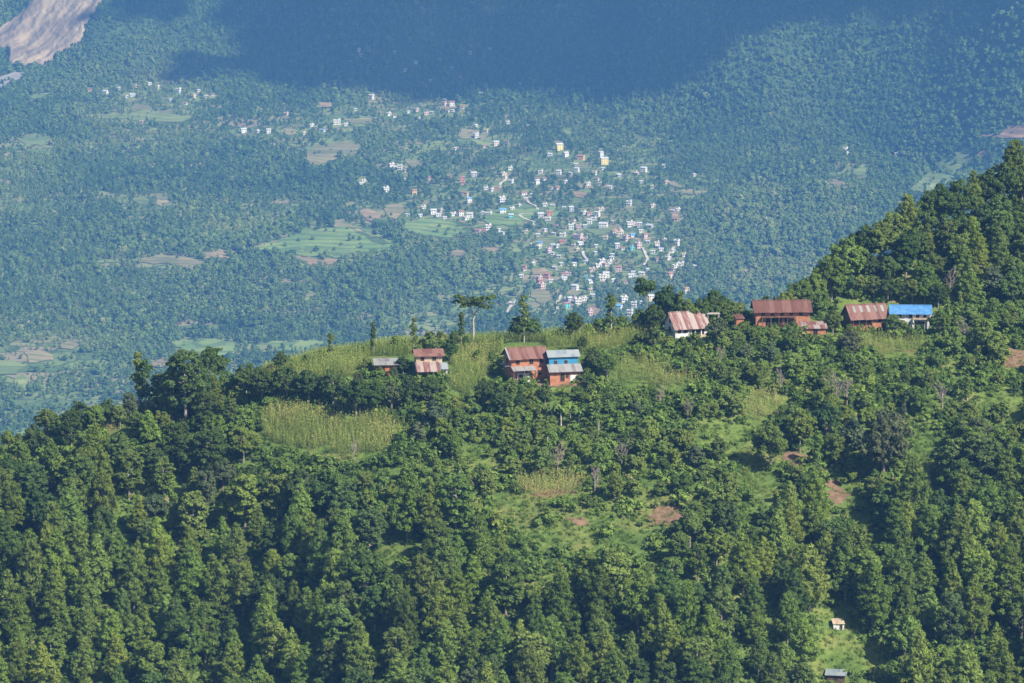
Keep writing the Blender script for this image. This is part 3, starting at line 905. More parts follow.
def crown_mesh(name, cl, per, w, h, rng, mat, **kw):
    V, Q, L = clump_cloud(cl, per, w, h, rng, **kw)
    return mesh_np(name, V, Q, [mat], attrs={'lv': ('FACE', L)})


def trunk_mesh(name, pts, rad, limbs, mat, n=7):
    mb = MB().tube(pts, rad, n)
    for (lp, lr) in limbs:
        mb.tube(lp, lr, 5)
    return mb.mesh(name, mat, smooth=True)


def limb(p, q, rng, r0=.12, r1=.03):
    p = np.array(p); q = np.array(q)
    mid = p * .5 + q * .5 + np.array([rng.normal(0, .2), rng.normal(0, .2), -.25])
    return ([tuple(p), tuple(mid), tuple(q)], [r0, (r0 + r1) / 2, r1])


VAR = {k: [] for k in ('bushy', 'broadleaf', 'pine', 'slender', 'shrub', 'round', 'tall')}
# broadleaf crowns: uneven lobed clouds of leaf clumps, ten metres tall before scaling
for v in range(8):
    rng = np.random.default_rng(100 + v)
    rx = rng.uniform(3.0, 4.1); cz = rng.uniform(5.4, 6.0); rz = rng.uniform(3.4, 4.0)
    cl = []
    lob = rnd_dirs(6, rng)
    for k in range(125):
        d = rnd_dirs(1, rng)[0]
        if d[2] < -.75:
            continue
        s = rng.uniform(.45, .92) * (1 + .18 * max(0, (lob @ d).max() - .8) / .2) * rng.uniform(.88, 1.12)
        z = cz + d[2] * rz * s
        taper = 1.0 if z < cz else 1 - .28 * (z - cz) / rz
        cl.append((d[0] * rx * s * taper, d[1] * rx * s * taper, z, rng.uniform(.42, .88)))
    cr = crown_mesh('crown', cl, 118, .19, .26, rng, M['leaf'], rnd=.5)
    lm = [limb((0, 0, rng.uniform(2.2, 4)), c[:3], rng, .13, .03) for c in cl[::5]]
    tk = trunk_mesh('trunk', [(0, 0, -1.2), (.1, 0, 1.5), (.05, .1, 3.5), (0, 0, 6.5), (0, .1, 8.2)], [.30, .24, .19, .11, .03], lm, M['bark'])
    VAR['broadleaf'].append((tk, cr))
# bushy trees with leaves down to the ground
for v in range(6):
    rng = np.random.default_rng(150 + v)
    rx = rng.uniform(3.2, 4.6); cl = []
    for k in range(80):
        d = rnd_dirs(1, rng)[0]; s = rng.uniform(.4, 1.0)
        cl.append((d[0] * rx * s, d[1] * rx * s, max(1.0, 5.2 + d[2] * 4.4 * s), rng.uniform(.65, 1.25)))
    cr = crown_mesh('crown', cl, 66, .27, .36, rng, M['leaf'], rnd=.42)
    lm = [limb((0, 0, rng.uniform(1.2, 3)), c[:3], rng, .13, .03) for c in cl[::7]]
    VAR['bushy'].append((trunk_mesh('trunk', [(0, 0, -1.2), (.1, 0, 1.5), (.05, .1, 3.5), (0, 0, 6.5)], [.30, .24, .19, .08], lm, M['bark']), cr))
# pines: narrowing tiers of upswept needle tufts
for v in range(7):
    rng = np.random.default_rng(200 + v)
    wd = rng.uniform(2.5, 3.3); z0 = rng.uniform(1.6, 3.2); cl = []; pw = rng.uniform(.55, .85)
    z = z0
    while z < 9.7:
        f = (z - z0) / (10 - z0)
        R = wd * (1 - f) ** pw * (0.72 + .28 * min(1, f / .18))
        n = max(1, int(2 + 8.0 * R / wd))
        a0 = rng.uniform(0, 6.28)
        for k in range(n):
            a = a0 + 6.283 * k / n + rng.normal(0, .25)
            q = R * rng.uniform(.45, .98)
            cl.append((q * math.cos(a), q * math.sin(a), z + rng.normal(0, .18), rng.uniform(.48, .74) * (1 - .3 * f)))
        if R > 1.2:
            cl.append((R * .25 * math.cos(a0), R * .25 * math.sin(a0), z + .2, .7))
        z += rng.uniform(.38, .56)
    cl.append((0, 0, 9.75, .36))
    cr = crown_mesh('crown', cl, 165, .085, .30, rng, M['needle'], axis_out=True, rnd=.5, updir=.3, flat=.85)
    lm = [limb((0, 0, max(1.5, c[2] - .5)), c[:3], rng, .07, .025) for c in cl[::4]]
    tk = trunk_mesh('trunk', [(0, 0, -1.2), (.05, 0, 3), (0, .05, 6.5), (0, 0, 9.6)], [.24, .19, .12, .03], lm, M['bark'])
    VAR['pine'].append((tk, cr))
# lopped fodder trees: a bare pole with tufts close to it
for v in range(5):
    rng = np.random.default_rng(300 + v)
    cl = []; z = rng.uniform(2.2, 3.2)
    while z < 9.5:
        a = rng.uniform(0, 6.28); q = rng.uniform(.1, .75)
        cl.append((q * math.cos(a), q * math.sin(a), z, rng.uniform(.5, .98)))
        z += rng.uniform(.3, .62)
    cl.append((0, 0, 9.5, .55))
    cr = crown_mesh('crown', cl, 82, .20, .32, rng, M['leaf'])
    lm = [limb((0, 0, c[2] - .3), c[:3], rng, .06, .02) for c in cl[::2]]
    tk = trunk_mesh('trunk', [(0, 0, -1), (.08, .05, 3), (0, 0, 6.5), (.05, 0, 9.4)], [.2, .16, .11, .03], lm, M['pale_bark'])
    VAR['slender'].append((tk, cr))
# tall forest trees with long uneven crowns
for v in range(6):
    rng = np.random.default_rng(400 + v)
    cl = []; wd = rng.uniform(2.2, 3.0)
    for k in range(110):
        z = rng.uniform(2.4, 9.5); f = (z - 2.6) / 7
        R = wd * (math.sin(math.pi * (0.12 + .80 * f)) ** .6) * rng.uniform(.5, 1.0)
        a = rng.uniform(0, 6.28)
        cl.append((R * math.cos(a), R * math.sin(a), z, rng.uniform(.40, .8)))
    cr = crown_mesh('crown', cl, 122, .175, .25, rng, M['leaf'], rnd=.42)
    lm = [limb((0, 0, max(1.5, c[2] - .8)), c[:3], rng, .1, .03) for c in cl[::5]]
    tk = trunk_mesh('trunk', [(0, 0, -1.2), (.1, 0, 2), (0, .1, 5), (0, 0, 8.6)], [.26, .21, .14, .04], lm, M['bark'])
    VAR['tall'].append((tk, cr))
# small round crown on a thin clear stem
for v in range(2):
    rng = np.random.default_rng(500 + v)
    cl = []
    for k in range(20):
        d = rnd_dirs(1, rng)[0]; s = rng.uniform(.4, .9)
        cl.append((d[0] * 1.9 * s, d[1] * 1.9 * s, 7.9 + d[2] * 1.7 * s, rng.uniform(.5, .85)))
    cr = crown_mesh('crown', cl, 85, .20, .3, rng, M['leaf'])
    lm = [limb((0, 0, 6), c[:3], rng, .06, .02) for c in cl[::3]]
    tk = trunk_mesh('trunk', [(0, 0, -1), (.15, 0, 2.5), (0, .1, 5), (0, 0, 7.8)], [.17, .14, .11, .05], lm, M['bark'])
    VAR['round'].append((tk, cr))
# shrubs, three metres tall
for v in range(6):
    rng = np.random.default_rng(600 + v)
    cl = []
    for k in range(15):
        a = rng.uniform(0, 6.28); q = abs(rng.normal(0, .85)); z = rng.uniform(.5, 2.5) * math.exp(-q * q / 3.0)
        cl.append((q * math.cos(a), q * math.sin(a), z, rng.uniform(.4, .72)))
    VAR['shrub'].append(crown_mesh('shrub', cl, 130, .17, .26, rng, M['leaf']))

SHADE = {'dark': (0.082, 0.128, 0.036), 'green': (0.130, 0.186, 0.045), 'light': (0.178, 0.242, 0.055), 'yellow': (0.205, 0.252, 0.058), 'grey': (0.125, 0.158, 0.075)}
SHW = {'dark': 'dark', 'green': 'green', 'light': 'light green', 'yellow': 'yellowish', 'grey': 'grey green'}
PSH = {'dark': (0.095, 0.145, 0.032), 'green': (0.142, 0.200, 0.042), 'light': (0.185, 0.250, 0.050), 'yellow': (0.205, 0.262, 0.052), 'grey': (0.130, 0.170, 0.06)}

plants = []
KN = {'bushy': ('bushy_tree', 'bushy tree', 'bushy trees of the open middle slope'), 'broadleaf': ('broadleaf_tree', 'broadleaf tree', 'broadleaf trees of the near hillside'), 'tall': ('forest_tree', 'tall forest tree', 'tall forest trees of the near hillside'),
      'pine': ('pine_tree', 'pine', 'pine trees of the near hillside'), 'slender': ('lopped_tree', 'slim lopped tree', 'lopped fodder trees of the near hillside'),
      'round': ('stem_tree', 'round tree on a thin stem', 'round stem trees of the ridge'), 'shrub': ('shrub', 'shrub', 'shrubs of the near hillside'),
      'bare': ('bare_tree', 'bare leafless tree', 'bare trees of the near hillside'), 'banana': ('banana_plant', 'banana plant', 'banana plants on the slope'), 'umbrella': ('spreading_tree', 'flat topped tree', None)}


def add(kind, px, row, hpx, shade, p=None, wid=1.0, fixed=None):
    if p is None:
        p = HILL.hit(px, row)[0]
        if np.isnan(p[0]):
            p = HILL.hit(px, row + 6)[0]
        if np.isnan(p[0]):
            return
    d = math.hypot(p[0], p[1])
    plants.append(dict(kind=kind, px=px, row=row, h=hpx * d / F, hpx=hpx, shade=shade, p=p, wid=wid, fixed=fixed))


# trees one can single out in the photograph: foot, height, kind
EXPL = """broadleaf 47 437 31 green;broadleaf 62 441 28 green;broadleaf 83 433 34 dark;broadleaf 96 432 30 light;broadleaf 108 428 30 dark;broadleaf 120 429 26 yellow;slender 139 412 62 green;slender 146 414 56 dark;tall 161 416 44 green;
tall 185 426 77 dark;tall 173 424 54 green;tall 197 420 58 dark;broadleaf 212 392 52 dark;broadleaf 202 404 40 grey;broadleaf 230 398 28 light;broadleaf 281 366 24 dark;shrub 296 360 11 green;shrub 307 359 12 green;slender 331 353 27 green;
shrub 352 349 8 green;slender 373 348 33 dark;shrub 396 349 16 light;slender 414 345 34 green;shrub 431 344 22 green;shrub 440 345 16 green;slender 461 339 34 dark;shrub 466 342 14 dark;shrub 454 341 18 dark;umbrella 473 343 50 dark;shrub 500 339 14 green;
slender 524 342 48 green;broadleaf 517 341 26 dark;broadleaf 533 341 24 green;broadleaf 574 338 28 dark;shrub 560 339 12 green;shrub 590 337 15 light;slender 611 336 44 green;shrub 603 335 22 green;shrub 620 334 20 green;
round 646 334 62 dark;broadleaf 639 332 26 green;broadleaf 655 334 34 dark;broadleaf 667 327 43 dark;slender 681 322 38 green;broadleaf 689 324 32 light;broadleaf 702 322 32 dark;broadleaf 715 321 33 dark;broadleaf 729 322 24 light;shrub 740 318 18 green;broadleaf 722 324 26 green;
pine 907 250 56 light;broadleaf 893 257 46 light;broadleaf 880 262 50 green;broadleaf 866 272 48 dark;broadleaf 847 290 56 light;broadleaf 831 302 48 green;broadleaf 815 307 36 light;broadleaf 800 312 36 green;broadleaf 787 316 27 light;broadleaf 776 317 22 green;broadleaf 764 318 24 green;
broadleaf 940 236 56 dark;broadleaf 957 230 52 dark;pine 972 220 50 light;broadleaf 985 214 42 dark;broadleaf 1000 206 54 dark;pine 1014 200 66 green;broadleaf 1022 206 44 dark;broadleaf 925 246 46 green;
broadleaf 262 406 44 dark;broadleaf 287 402 40 dark;broadleaf 309 404 38 dark;broadleaf 333 406 38 dark;broadleaf 356 418 42 dark;broadleaf 373 414 38 dark;broadleaf 246 398 36 green;broadleaf 392 412 34 grey;broadleaf 410 410 36 dark;broadleaf 428 408 34 dark;
broadleaf 403 374 20 dark;broadleaf 450 361 24 dark;shrub 368 370 14 light;shrub 381 376 12 light;broadleaf 592 374 28 dark;broadleaf 582 352 18 dark;shrub 531 380 11 dark;shrub 492 366 16 green;shrub 500 372 14 light;shrub 478 362 14 light;
broadleaf 884 482 78 grey;broadleaf 800 452 46 light;broadleaf 826 440 40 dark;broadleaf 770 470 50 green;bare 836 412 44 grey;bare 847 408 34 grey;bare 558 475 36 grey;bare 622 470 36 grey;bare 354 462 24 grey;bare 688 420 26 grey;bare 942 412 34 grey;bare 780 392 24 grey;
banana 552 424 22 light;banana 561 426 24 light;banana 570 423 22 light;banana 579 426 20 light;banana 596 420 18 light;banana 545 420 18 light;
broadleaf 484 408 31 dark;broadleaf 500 416 31 dark;broadleaf 521 416 26 dark;broadleaf 545 404 22 green;shrub 720 336 14 green;shrub 735 342 18 green;broadleaf 755 345 17 green;broadleaf 772 343 17 light;shrub 790 340 14 green;broadleaf 833 334 26 green;
shrub 848 334 12 green;shrub 884 334 14 dark;broadleaf 893 336 24 green;shrub 905 334 14 green;broadleaf 940 336 28 green;shrub 760 328 12 green;broadleaf 700 352 16 dark;shrub 690 344 9 green;shrub 668 342 9 dark;broadleaf 717 346 30 grey;broadleaf 652 350 24 dark;
broadleaf 607 378 26 green;shrub 378 378 11 green;shrub 393 378 12 dark;shrub 420 379 9 light;shrub 440 378 9 green;shrub 510 381 8 green;shrub 548 384 8 light;shrub 575 385 8 green;shrub 858 331 9 light;shrub 872 331 8 green;shrub 918 332 8 green;bare 950 300 34 grey;bare 964 345 30 grey;bare 660 408 26 grey;bare 720 366 22 grey;bare 595 492 30 grey;broadleaf 836 301 30 green;broadleaf 849 298 28 dark;broadleaf 861 298 26 light;broadleaf 874 300 28 green;broadleaf 888 303 28 dark;broadleaf 900 302 24 green;broadleaf 912 303 26 light;broadleaf 925 304 28 green;broadleaf 938 308 28 dark;shrub 855 299 14 light;shrub 880 301 14 green;shrub 905 302 12 light;shrub 640 345 16 green;pine 912 535 84 green;pine 845 600 70 green"""
for tok in EXPL.replace('\n', '').split(';'):
    k, x, y, h, s = tok.split()
    add(k, float(x), float(y), float(h), s)

# open ground
NH = [(374, 357, 398, 372), (413, 349, 448, 372), (503, 343, 546, 374), (545, 350, 579, 378), (663, 309, 705, 330), (751, 298, 812, 318), (800, 321, 826, 331), (842, 298, 886, 322), (888, 301, 936, 322), (826, 611, 852, 635), (826, 666, 846, 678)]
for r in NH:
    HM.rect(*r, 4.0)
MZ1 = [(262, 372), (300, 360), (330, 353), (380, 347), (450, 342), (550, 337), (600, 331), (655, 327), (662, 332), (640, 340), (615, 348), (600, 352), (582, 357), (548, 351), (500, 353), (470, 364), (455, 366), (430, 356), (405, 356), (370, 358), (352, 375), (330, 380), (275, 384)]
MZ2 = [(262, 424), (272, 404), (300, 408), (345, 414), (392, 416), (404, 424), (398, 440), (380, 452), (345, 456), (300, 450), (268, 440)]
MZ3 = [(450, 372), (470, 362), (490, 366), (488, 388), (468, 396), (452, 390)]
MZ4 = [(592, 366), (640, 358), (668, 364), (696, 378), (700, 388), (665, 388), (610, 382)]
MZ5 = [(520, 478), (548, 474), (585, 480), (582, 494), (540, 498), (518, 492)]
MZ6 = [(742, 402), (762, 394), (786, 400), (784, 418), (756, 424), (742, 416)]
MZ7 = [(860, 332), (900, 340), (926, 340), (930, 352), (880, 356), (850, 346)]
MZ8 = [(100, 408), (116, 406), (120, 424), (110, 436), (100, 428)]
for pz in (MZ1, MZ2):
    HM.poly(pz, 1.6)
for pz in (MZ3, MZ4, MZ5, MZ6, MZ7, MZ8):
    HM.poly(pz, .8)
GR = [[(515, 520), (560, 508), (610, 520), (650, 515), (655, 535), (640, 546), (560, 546), (530, 541)], [(478, 490), (540, 497), (540, 520), (500, 515)], [(636, 468), (668, 478), (674, 505), (655, 510), (640, 495)],
      [(724, 424), (760, 432), (782, 474), (770, 500), (745, 486), (730, 450)], [(376, 535), (402, 526), (410, 550), (385, 563)], [(818, 606), (852, 610), (876, 640), (896, 662), (852, 668), (818, 676)],
      [(914, 424), (944, 440), (938, 478), (908, 464)], [(222, 361), (252, 358), (254, 373), (225, 377)], [(968, 402), (1000, 390), (1028, 384), (1028, 420), (990, 424)], [(690, 428), (720, 424), (726, 436), (700, 442)],
      [(838, 470), (862, 480), (886, 522), (876, 542), (848, 512)], [(455, 440), (490, 445), (500, 462), (470, 462)], [(868, 425), (884, 432), (892, 455), (878, 450)]]
for g in GR:
    HM.poly(g, 1.0)
EA = [('brown bare terrace on the crest beside the grass', [(220, 375), (263, 372), (266, 384), (228, 387)]), ('brown ploughed patch at the end of the grass clearing', [(649, 507), (684, 506), (682, 525), (651, 526)]),
      ('orange earth bank at the edge above the grass', [(1004, 350), (1030, 348), (1030, 370), (1002, 366)]), ('reddish bare bank below the leafless tree', [(773, 450), (800, 451), (813, 462), (795, 466)]),
      ('reddish eroded strip beside the large grey tree', [(822, 478), (838, 480), (852, 503), (832, 502)]), ('earth yard in front of the blue house', [(530, 376), (560, 379), (588, 381), (586, 388), (540, 388)]),
      ('brown bare strip inside the grass clearing', [(568, 516), (586, 517), (590, 527), (570, 526)]), ('dusty yard behind the two tier house', [(470, 360), (492, 357), (494, 363), (474, 366)])]
for lab, e in EA:
    o = drape(HILL, 'bare_earth', e, M['earth'], 0.10, 0.7, 0.7, 6.5, len(lab))
    HM.poly(e, .9)
    tag(o, lab, 'bare earth', kind='structure')

# the forest between them
XS = []


def dart(n, rmin):
    """scattered feet on the hillside, no two closer than their spacing"""
    cell = {}
    pts = []
    for _ in range(n):
        a = RG.uniform(-0.150, 0.150); r = RG.uniform(700, 1000)
        x, y = r * math.sin(a), r * math.cos(a)
        z = float(HILL.z(x, y))
        px, row = proj(x, y, z)
        if row > 815 or px < -50 or px > 1075:
            continue
        rc = np.interp(px, CX, CR)
        if row < rc + 1 or r > np.interp(px, [0, 700, 1024], [905, 905, 975]):
            continue
        R = rmin(px, row, rc)
        if R is None:
            continue
        k = (int(x // 8), int(y // 8)); ok = True
        for i in (-1, 0, 1):
            for j in (-1, 0, 1):
                for (qx, qy, qr) in cell.get((k[0] + i, k[1] + j), ()):
                    if (qx - x) ** 2 + (qy - y) ** 2 < (0.5 * (R + qr)) ** 2:
                        ok = False
        if ok:
            cell.setdefault(k, []).append((x, y, R))
            pts.append((x, y, z, px, row, rc))
    return pts


def dense(px, row):
    """1 in the closed forest, 0 on the open middle slope"""
    low = sstep(505, 560, row + 12 * vnoise(px / 60, 3.3, 21))
    left = sstep(440, 250, px) * sstep(405, 440, row) + sstep(260, 200, px)
    knoll = sstep(770, 830, px) * sstep(322, 300, row)
    rgt = sstep(860, 960, px) * sstep(430, 500, row)
    return np.clip(np.maximum.reduce([low, left, knoll, rgt]), 0, 1)


for (x, y, z, px, row, rc) in dart(75000, lambda px, row, rc: (4.1 if row < 300 and px > 760 else 5.2) if dense(px, row) > .5 else 4.9):
    dn = float(dense(px, row)); r = math.hypot(x, y); u = random.random()
    pinep = 0.58 * sstep(460, 600, row) + .14 * (px < 260) + .16 * sstep(780, 860, px) * sstep(330, 300, row)
    pinep *= 1.0 + 0.8 * float(vnoise(px / 70, row / 40, 31))
    if dn > .5:
        if u < pinep:
            kind, hm = 'pine', random.uniform(8.5, 14.5)
        elif u < pinep + .33:
            kind, hm = 'tall', random.uniform(8, 13)
        else:
            kind, hm = 'broadleaf', random.uniform(6.5, 11)
    else:
        if u < .12:
            kind, hm = 'slender', random.uniform(5, 9)
        elif u < .24:
            kind, hm = 'tall', random.uniform(5, 8)
        elif u < .86:
            kind, hm = 'bushy', random.uniform(3.6, 7.0)
        else:
            continue
    if row < rc + 60 and px < 700:
        hm *= .7
    if px > 800 and row < 300:
        hm *= .82
    hm *= 1.0 + .22 * float(vnoise(x / 14, y / 14, 33)) + .08 * dn
    hpx = hm * F / r
    if 225 < px < 760 and row - hpx < rc - 4:
        continue
    if px <= 225 and row - hpx < rc - 26:
        continue
    if px >= 760 and row - hpx < rc - 44:
        continue
    wp = hpx * (.26 if kind in ('broadleaf', 'bushy') else .17)
    if HM.at(px, row) > .5 or HM.mean(px - wp, row - hpx, px + wp, row - hpx * .1) > .12:
        continue
    if any(abs(e['px'] - px) < 10 and abs(e['row'] - row) < 8 for e in plants if e['kind'] not in ('shrub',)):
        continue
    q = float(vnoise(px / 45, row / 30, 41)) * .5 + random.gauss(0, .5)
    lowl = sstep(520, 600, row)
    if kind == 'pine':
        shade = 'light' if q > .25 else 'green' if q > -.45 else 'dark'
        if random.random() < .06: shade = 'yellow'
    else:
        q += .8 * (1 - dn)
        shade = 'light' if q > .55 else 'green' if q > -.2 else 'dark'
        if random.random() < .05: shade = 'grey'
        if random.random() < .025: shade = 'yellow'
    add(kind, px, row, hpx, shade, np.array([x, y, z]), random.uniform(.88, 1.18))
# shrubs fill the open middle slope
for (x, y, z, px, row, rc) in dart(30000, lambda px, row, rc: 3.0 if dense(px, row) < .6 and row < 600 else None):
    r = math.hypot(x, y)
    if random.random() < .25: continue
    hm = random.uniform(1.6, 4.2); hpx = hm * F / r
    if row - hpx < rc - 3 and 225 < px < 760: continue
    hv = HM.at(px, row)
    if hv == 1.0 and random.random() < .2:
        if HM.mean(px - hpx * .6, row - hpx * 1.15, px + hpx * .6, row + 1) > 1.0001: continue
    elif hv > .5 or HM.mean(px - hpx * .5, row - hpx, px + hpx * .5, row) > .25: continue
    q = random.gauss(0, .6) + .4 * float(vnoise(px / 40, row / 25, 51))
    add('shrub', px, row, hpx, 'light' if q > .1 else 'green' if q > -.7 else 'dark', np.array([x, y, z]), random.uniform(.9, 1.3))

LIM = 299
EXTRA = []
seen = {}
for p in plants:
    seen.setdefault(p['kind'], []).append(p)
keep = []
for k, v in seen.items():
    fix = [p for p in v]
    if len(v) > LIM:
        n0 = len(v)
        rest = sorted(v, key=lambda p: -p['hpx'] * (1.0 if p['row'] - p['hpx'] < 683 else 0.05))
        fix = rest[:LIM]
        if k == 'shrub':
            EXTRA = [(p['p'], p['h']) for p in rest[LIM:]]
        print('LIMIT', k, n0)
    keep += fix
plants = keep
print('PLANTS', {k: len([p for p in plants if p['kind'] == k]) for k in seen})

COLW = [(130, 'under the low ridge end'), (245, 'below the bare brown terrace'), (330, 'below the maize field'), (410, 'below the grey roofed shed'), (490, 'below the two tier house'), (560, 'below the two storey brick house'),
        (640, 'below the blue walled house'), (735, 'below the whitewashed house'), (830, 'below the long brick house'), (888, 'below the patched roof house'), (945, 'below the blue roofed house'), (3000, 'beyond the blue roofed house')]


def where(p):
    col = next(w for x, w in COLW if p['px'] < x)
    rc = np.interp(p['px'], CX, CR); mid = p['row'] - .5 * p['hpx']
    dl = mid - rc
    if p['px'] > 745 and mid < 292:
        band = 'on the knoll'; col = 'behind ' + ('the long brick house' if p['px'] < 830 else 'the patched roof house' if p['px'] < 888 else 'the blue roofed house') if p['px'] < 945 else 'beyond the blue roofed house'
    elif dl < 18: band = 'on the crest'
    elif mid < 400: band = 'high up'
    elif mid < 450: band = 'upper slope'
    elif mid < 500: band = 'middle slope'
    elif mid < 550: band = 'lower middle slope'
    elif mid < 595: band = 'low forest'
    elif mid < 640: band = 'lower forest'
    else: band = 'lowest forest'
    if band == 'on the crest':
        col = col.replace('below', 'near').replace('under the low', 'of the low')
    return band + ' ' + col


ordinals(plants, lambda p: SHW[p['shade']] + ' ' + KN[p['kind']][1] + ' ' + where(p), lambda p: p['px'])


def bare_mesh(seed):
    rng = np.random.default_rng(seed); mb = MB()
    mb.tube([(0, 0, -1), (.1, 0, 2), (.05, .1, 4.5), (0, 0, 7)], [.22, .18, .13, .06], 6)
    tips = []
    for k in range(13):
        z = rng.uniform(2, 6.8); a = rng.uniform(0, 6.28); L = rng.uniform(1.8, 3.4)
        q = (L * .7 * math.cos(a), L * .7 * math.sin(a), z + L * .8)
        mb.tube(*limb((0, 0, z), q, rng, .085, .03), 5)
        tips.append(((0, 0, z), q))
    for p0, q in tips:
        for k in range(6):
            f = rng.uniform(.35, 1); s = tuple(np.array(p0) * (1 - f) + np.array(q) * f)
            d = rnd_dirs(1, rng)[0]; d[2] = abs(d[2]) + .3
            mb.tube([s, tuple(np.array(s) + d * rng.uniform(.7, 1.5))], [.045, .018], 3)
    return mb.mesh('bare_tree', M['dry_twig'])


def banana_meshes(seed):
    rng = np.random.default_rng(seed)
    st = MB().tube([(0, 0, -.3), (0, 0, 1.2), (.05, 0, 2.4)], [.16, .14, .09], 7).mesh('stem', M['pale_bark'], smooth=True)
    V, Q, L = [], [], []
    for k in range(10):
        a = 6.283 * k / 10 + rng.normal(0, .2); ln = rng.uniform(1.7, 2.4); lift = rng.uniform(.5, 1.3)
        for s in range(7):
            t = s / 6
            c = np.array([math.cos(a) * ln * t * .8, math.sin(a) * ln * t * .8, 2.3 + lift * math.sin(t * 2.4) * 1.1 - .3 * t * t])
            wv = np.array([-math.sin(a), math.cos(a), 0]) * .30 * math.sin(math.pi * (.08 + .9 * t))
            V += [c - wv + (0, 0, -.08), c, c + wv + (0, 0, -.08)]
        b0 = len(V) - 21
        for s in range(6):
            i = b0 + s * 3
            Q += [(i, i + 1, i + 4, i + 3), (i + 1, i + 2, i + 5, i + 4)]; L += [.5 + .3 * (k % 3 - 1)] * 2
    return st, mesh_np('leaves', np.array(V), np.array(Q), [M['leaf']], attrs={'lv': ('FACE', L)})


BARE = [bare_mesh(s) for s in (1, 2, 3)]
BAN = [banana_meshes(s) for s in (1, 2)]


def umbrella_meshes():
    rng = np.random.default_rng(9); cl = []
    for k in range(22):
        a = rng.uniform(0, 6.28); q = 2.2 * math.sqrt(rng.uniform(0, 1))
        cl.append((1.4 + q * math.cos(a) * 1.2, q * math.sin(a), 8.6 + rng.normal(0, .75), rng.uniform(.5, .9)))
    for k in range(14):
        a = rng.uniform(0, 6.28); q = 1.4 * math.sqrt(rng.uniform(0, 1))
        cl.append((-1.9 + q * math.cos(a), q * math.sin(a), 8.2 + rng.normal(0, .8), rng.uniform(.5, .85)))
    cr = crown_mesh('crown', cl, 80, .2, .3, rng, M['leaf'], flat=.55)
    tk = trunk_mesh('trunk', [(0, 0, -1), (.1, 0, 2), (.05, 0, 4.6), (.4, 0, 6.0)], [.26, .22, .18, .15],
                    [([(.4, 0, 6), (1.2, 0, 7.2), (2.2, .2, 8.6)], [.14, .1, .05]), ([(.3, 0, 5.6), (-.6, .1, 7), (-1.8, 0, 8.4)], [.13, .09, .04]), ([(1.2, 0, 7.2), (.9, .5, 8), (.8, .9, 8.8)], [.08, .06, .03])], M['pale_bark'])
    return tk, cr


UMB = umbrella_meshes()

for i, p in enumerate(plants):
    kname, kw, grp = KN[p['kind']]
    rr = random.Random(i * 13 + 5)
    x, y, z = p['p']
    rz = rr.uniform(0, 6.28)
    jit = [rr.uniform(.85, 1.18) for _ in range(2)]
    base = (PSH if p['kind'] == 'pine' else SHADE)[p['shade']]
    col = (base[0] * jit[0] * rr.uniform(.9, 1.1), base[1] * jit[0], base[2] * jit[0] * rr.uniform(.85, 1.15), 1)
    cat = 'tree'
    if p['kind'] == 'shrub':
        o = bpy.data.objects.new(kname, rr.choice(VAR['shrub'])); C.objects.link(o)
        s = p['h'] / 3.0
        o.location = (x, y, z - .1); o.rotation_euler = (0, 0, rz); o.scale = (s * p['wid'], s * p['wid'], s); o.color = col
        cat = 'shrub'
    elif p['kind'] == 'bare':
        o = bpy.data.objects.new(kname, rr.choice(BARE)); C.objects.link(o)
        s = p['h'] / 9.5
        o.location = (x, y, z); o.rotation_euler = (0, 0, rz); o.scale = (s, s, s)
    else:
        if p['kind'] == 'banana':
            tk, cr = rr.choice(BAN); s = p['h'] / 3.7; cat = 'plant'
        elif p['kind'] == 'umbrella':
            tk, cr = UMB; s = p['h'] / 9.8; rz = 0
        else:
            tk, cr = rr.choice(VAR[p['kind']]); s = p['h'] / 10.0
        o = empty(kname, (x, y, z), rz); o.scale = (s * p['wid'], s * p['wid'], s)
        for nm, me in (('stem' if p['kind'] == 'banana' else 'trunk', tk), ('leaves' if p['kind'] == 'banana' else 'crown', cr)):
            c = bpy.data.objects.new(nm, me); C.objects.link(c); c.parent = o; c.color = col
    tag(o, p['lab'], cat, grp)

# ------------------------------------------------------------------ uncountable growth (scattered with geometry nodes)


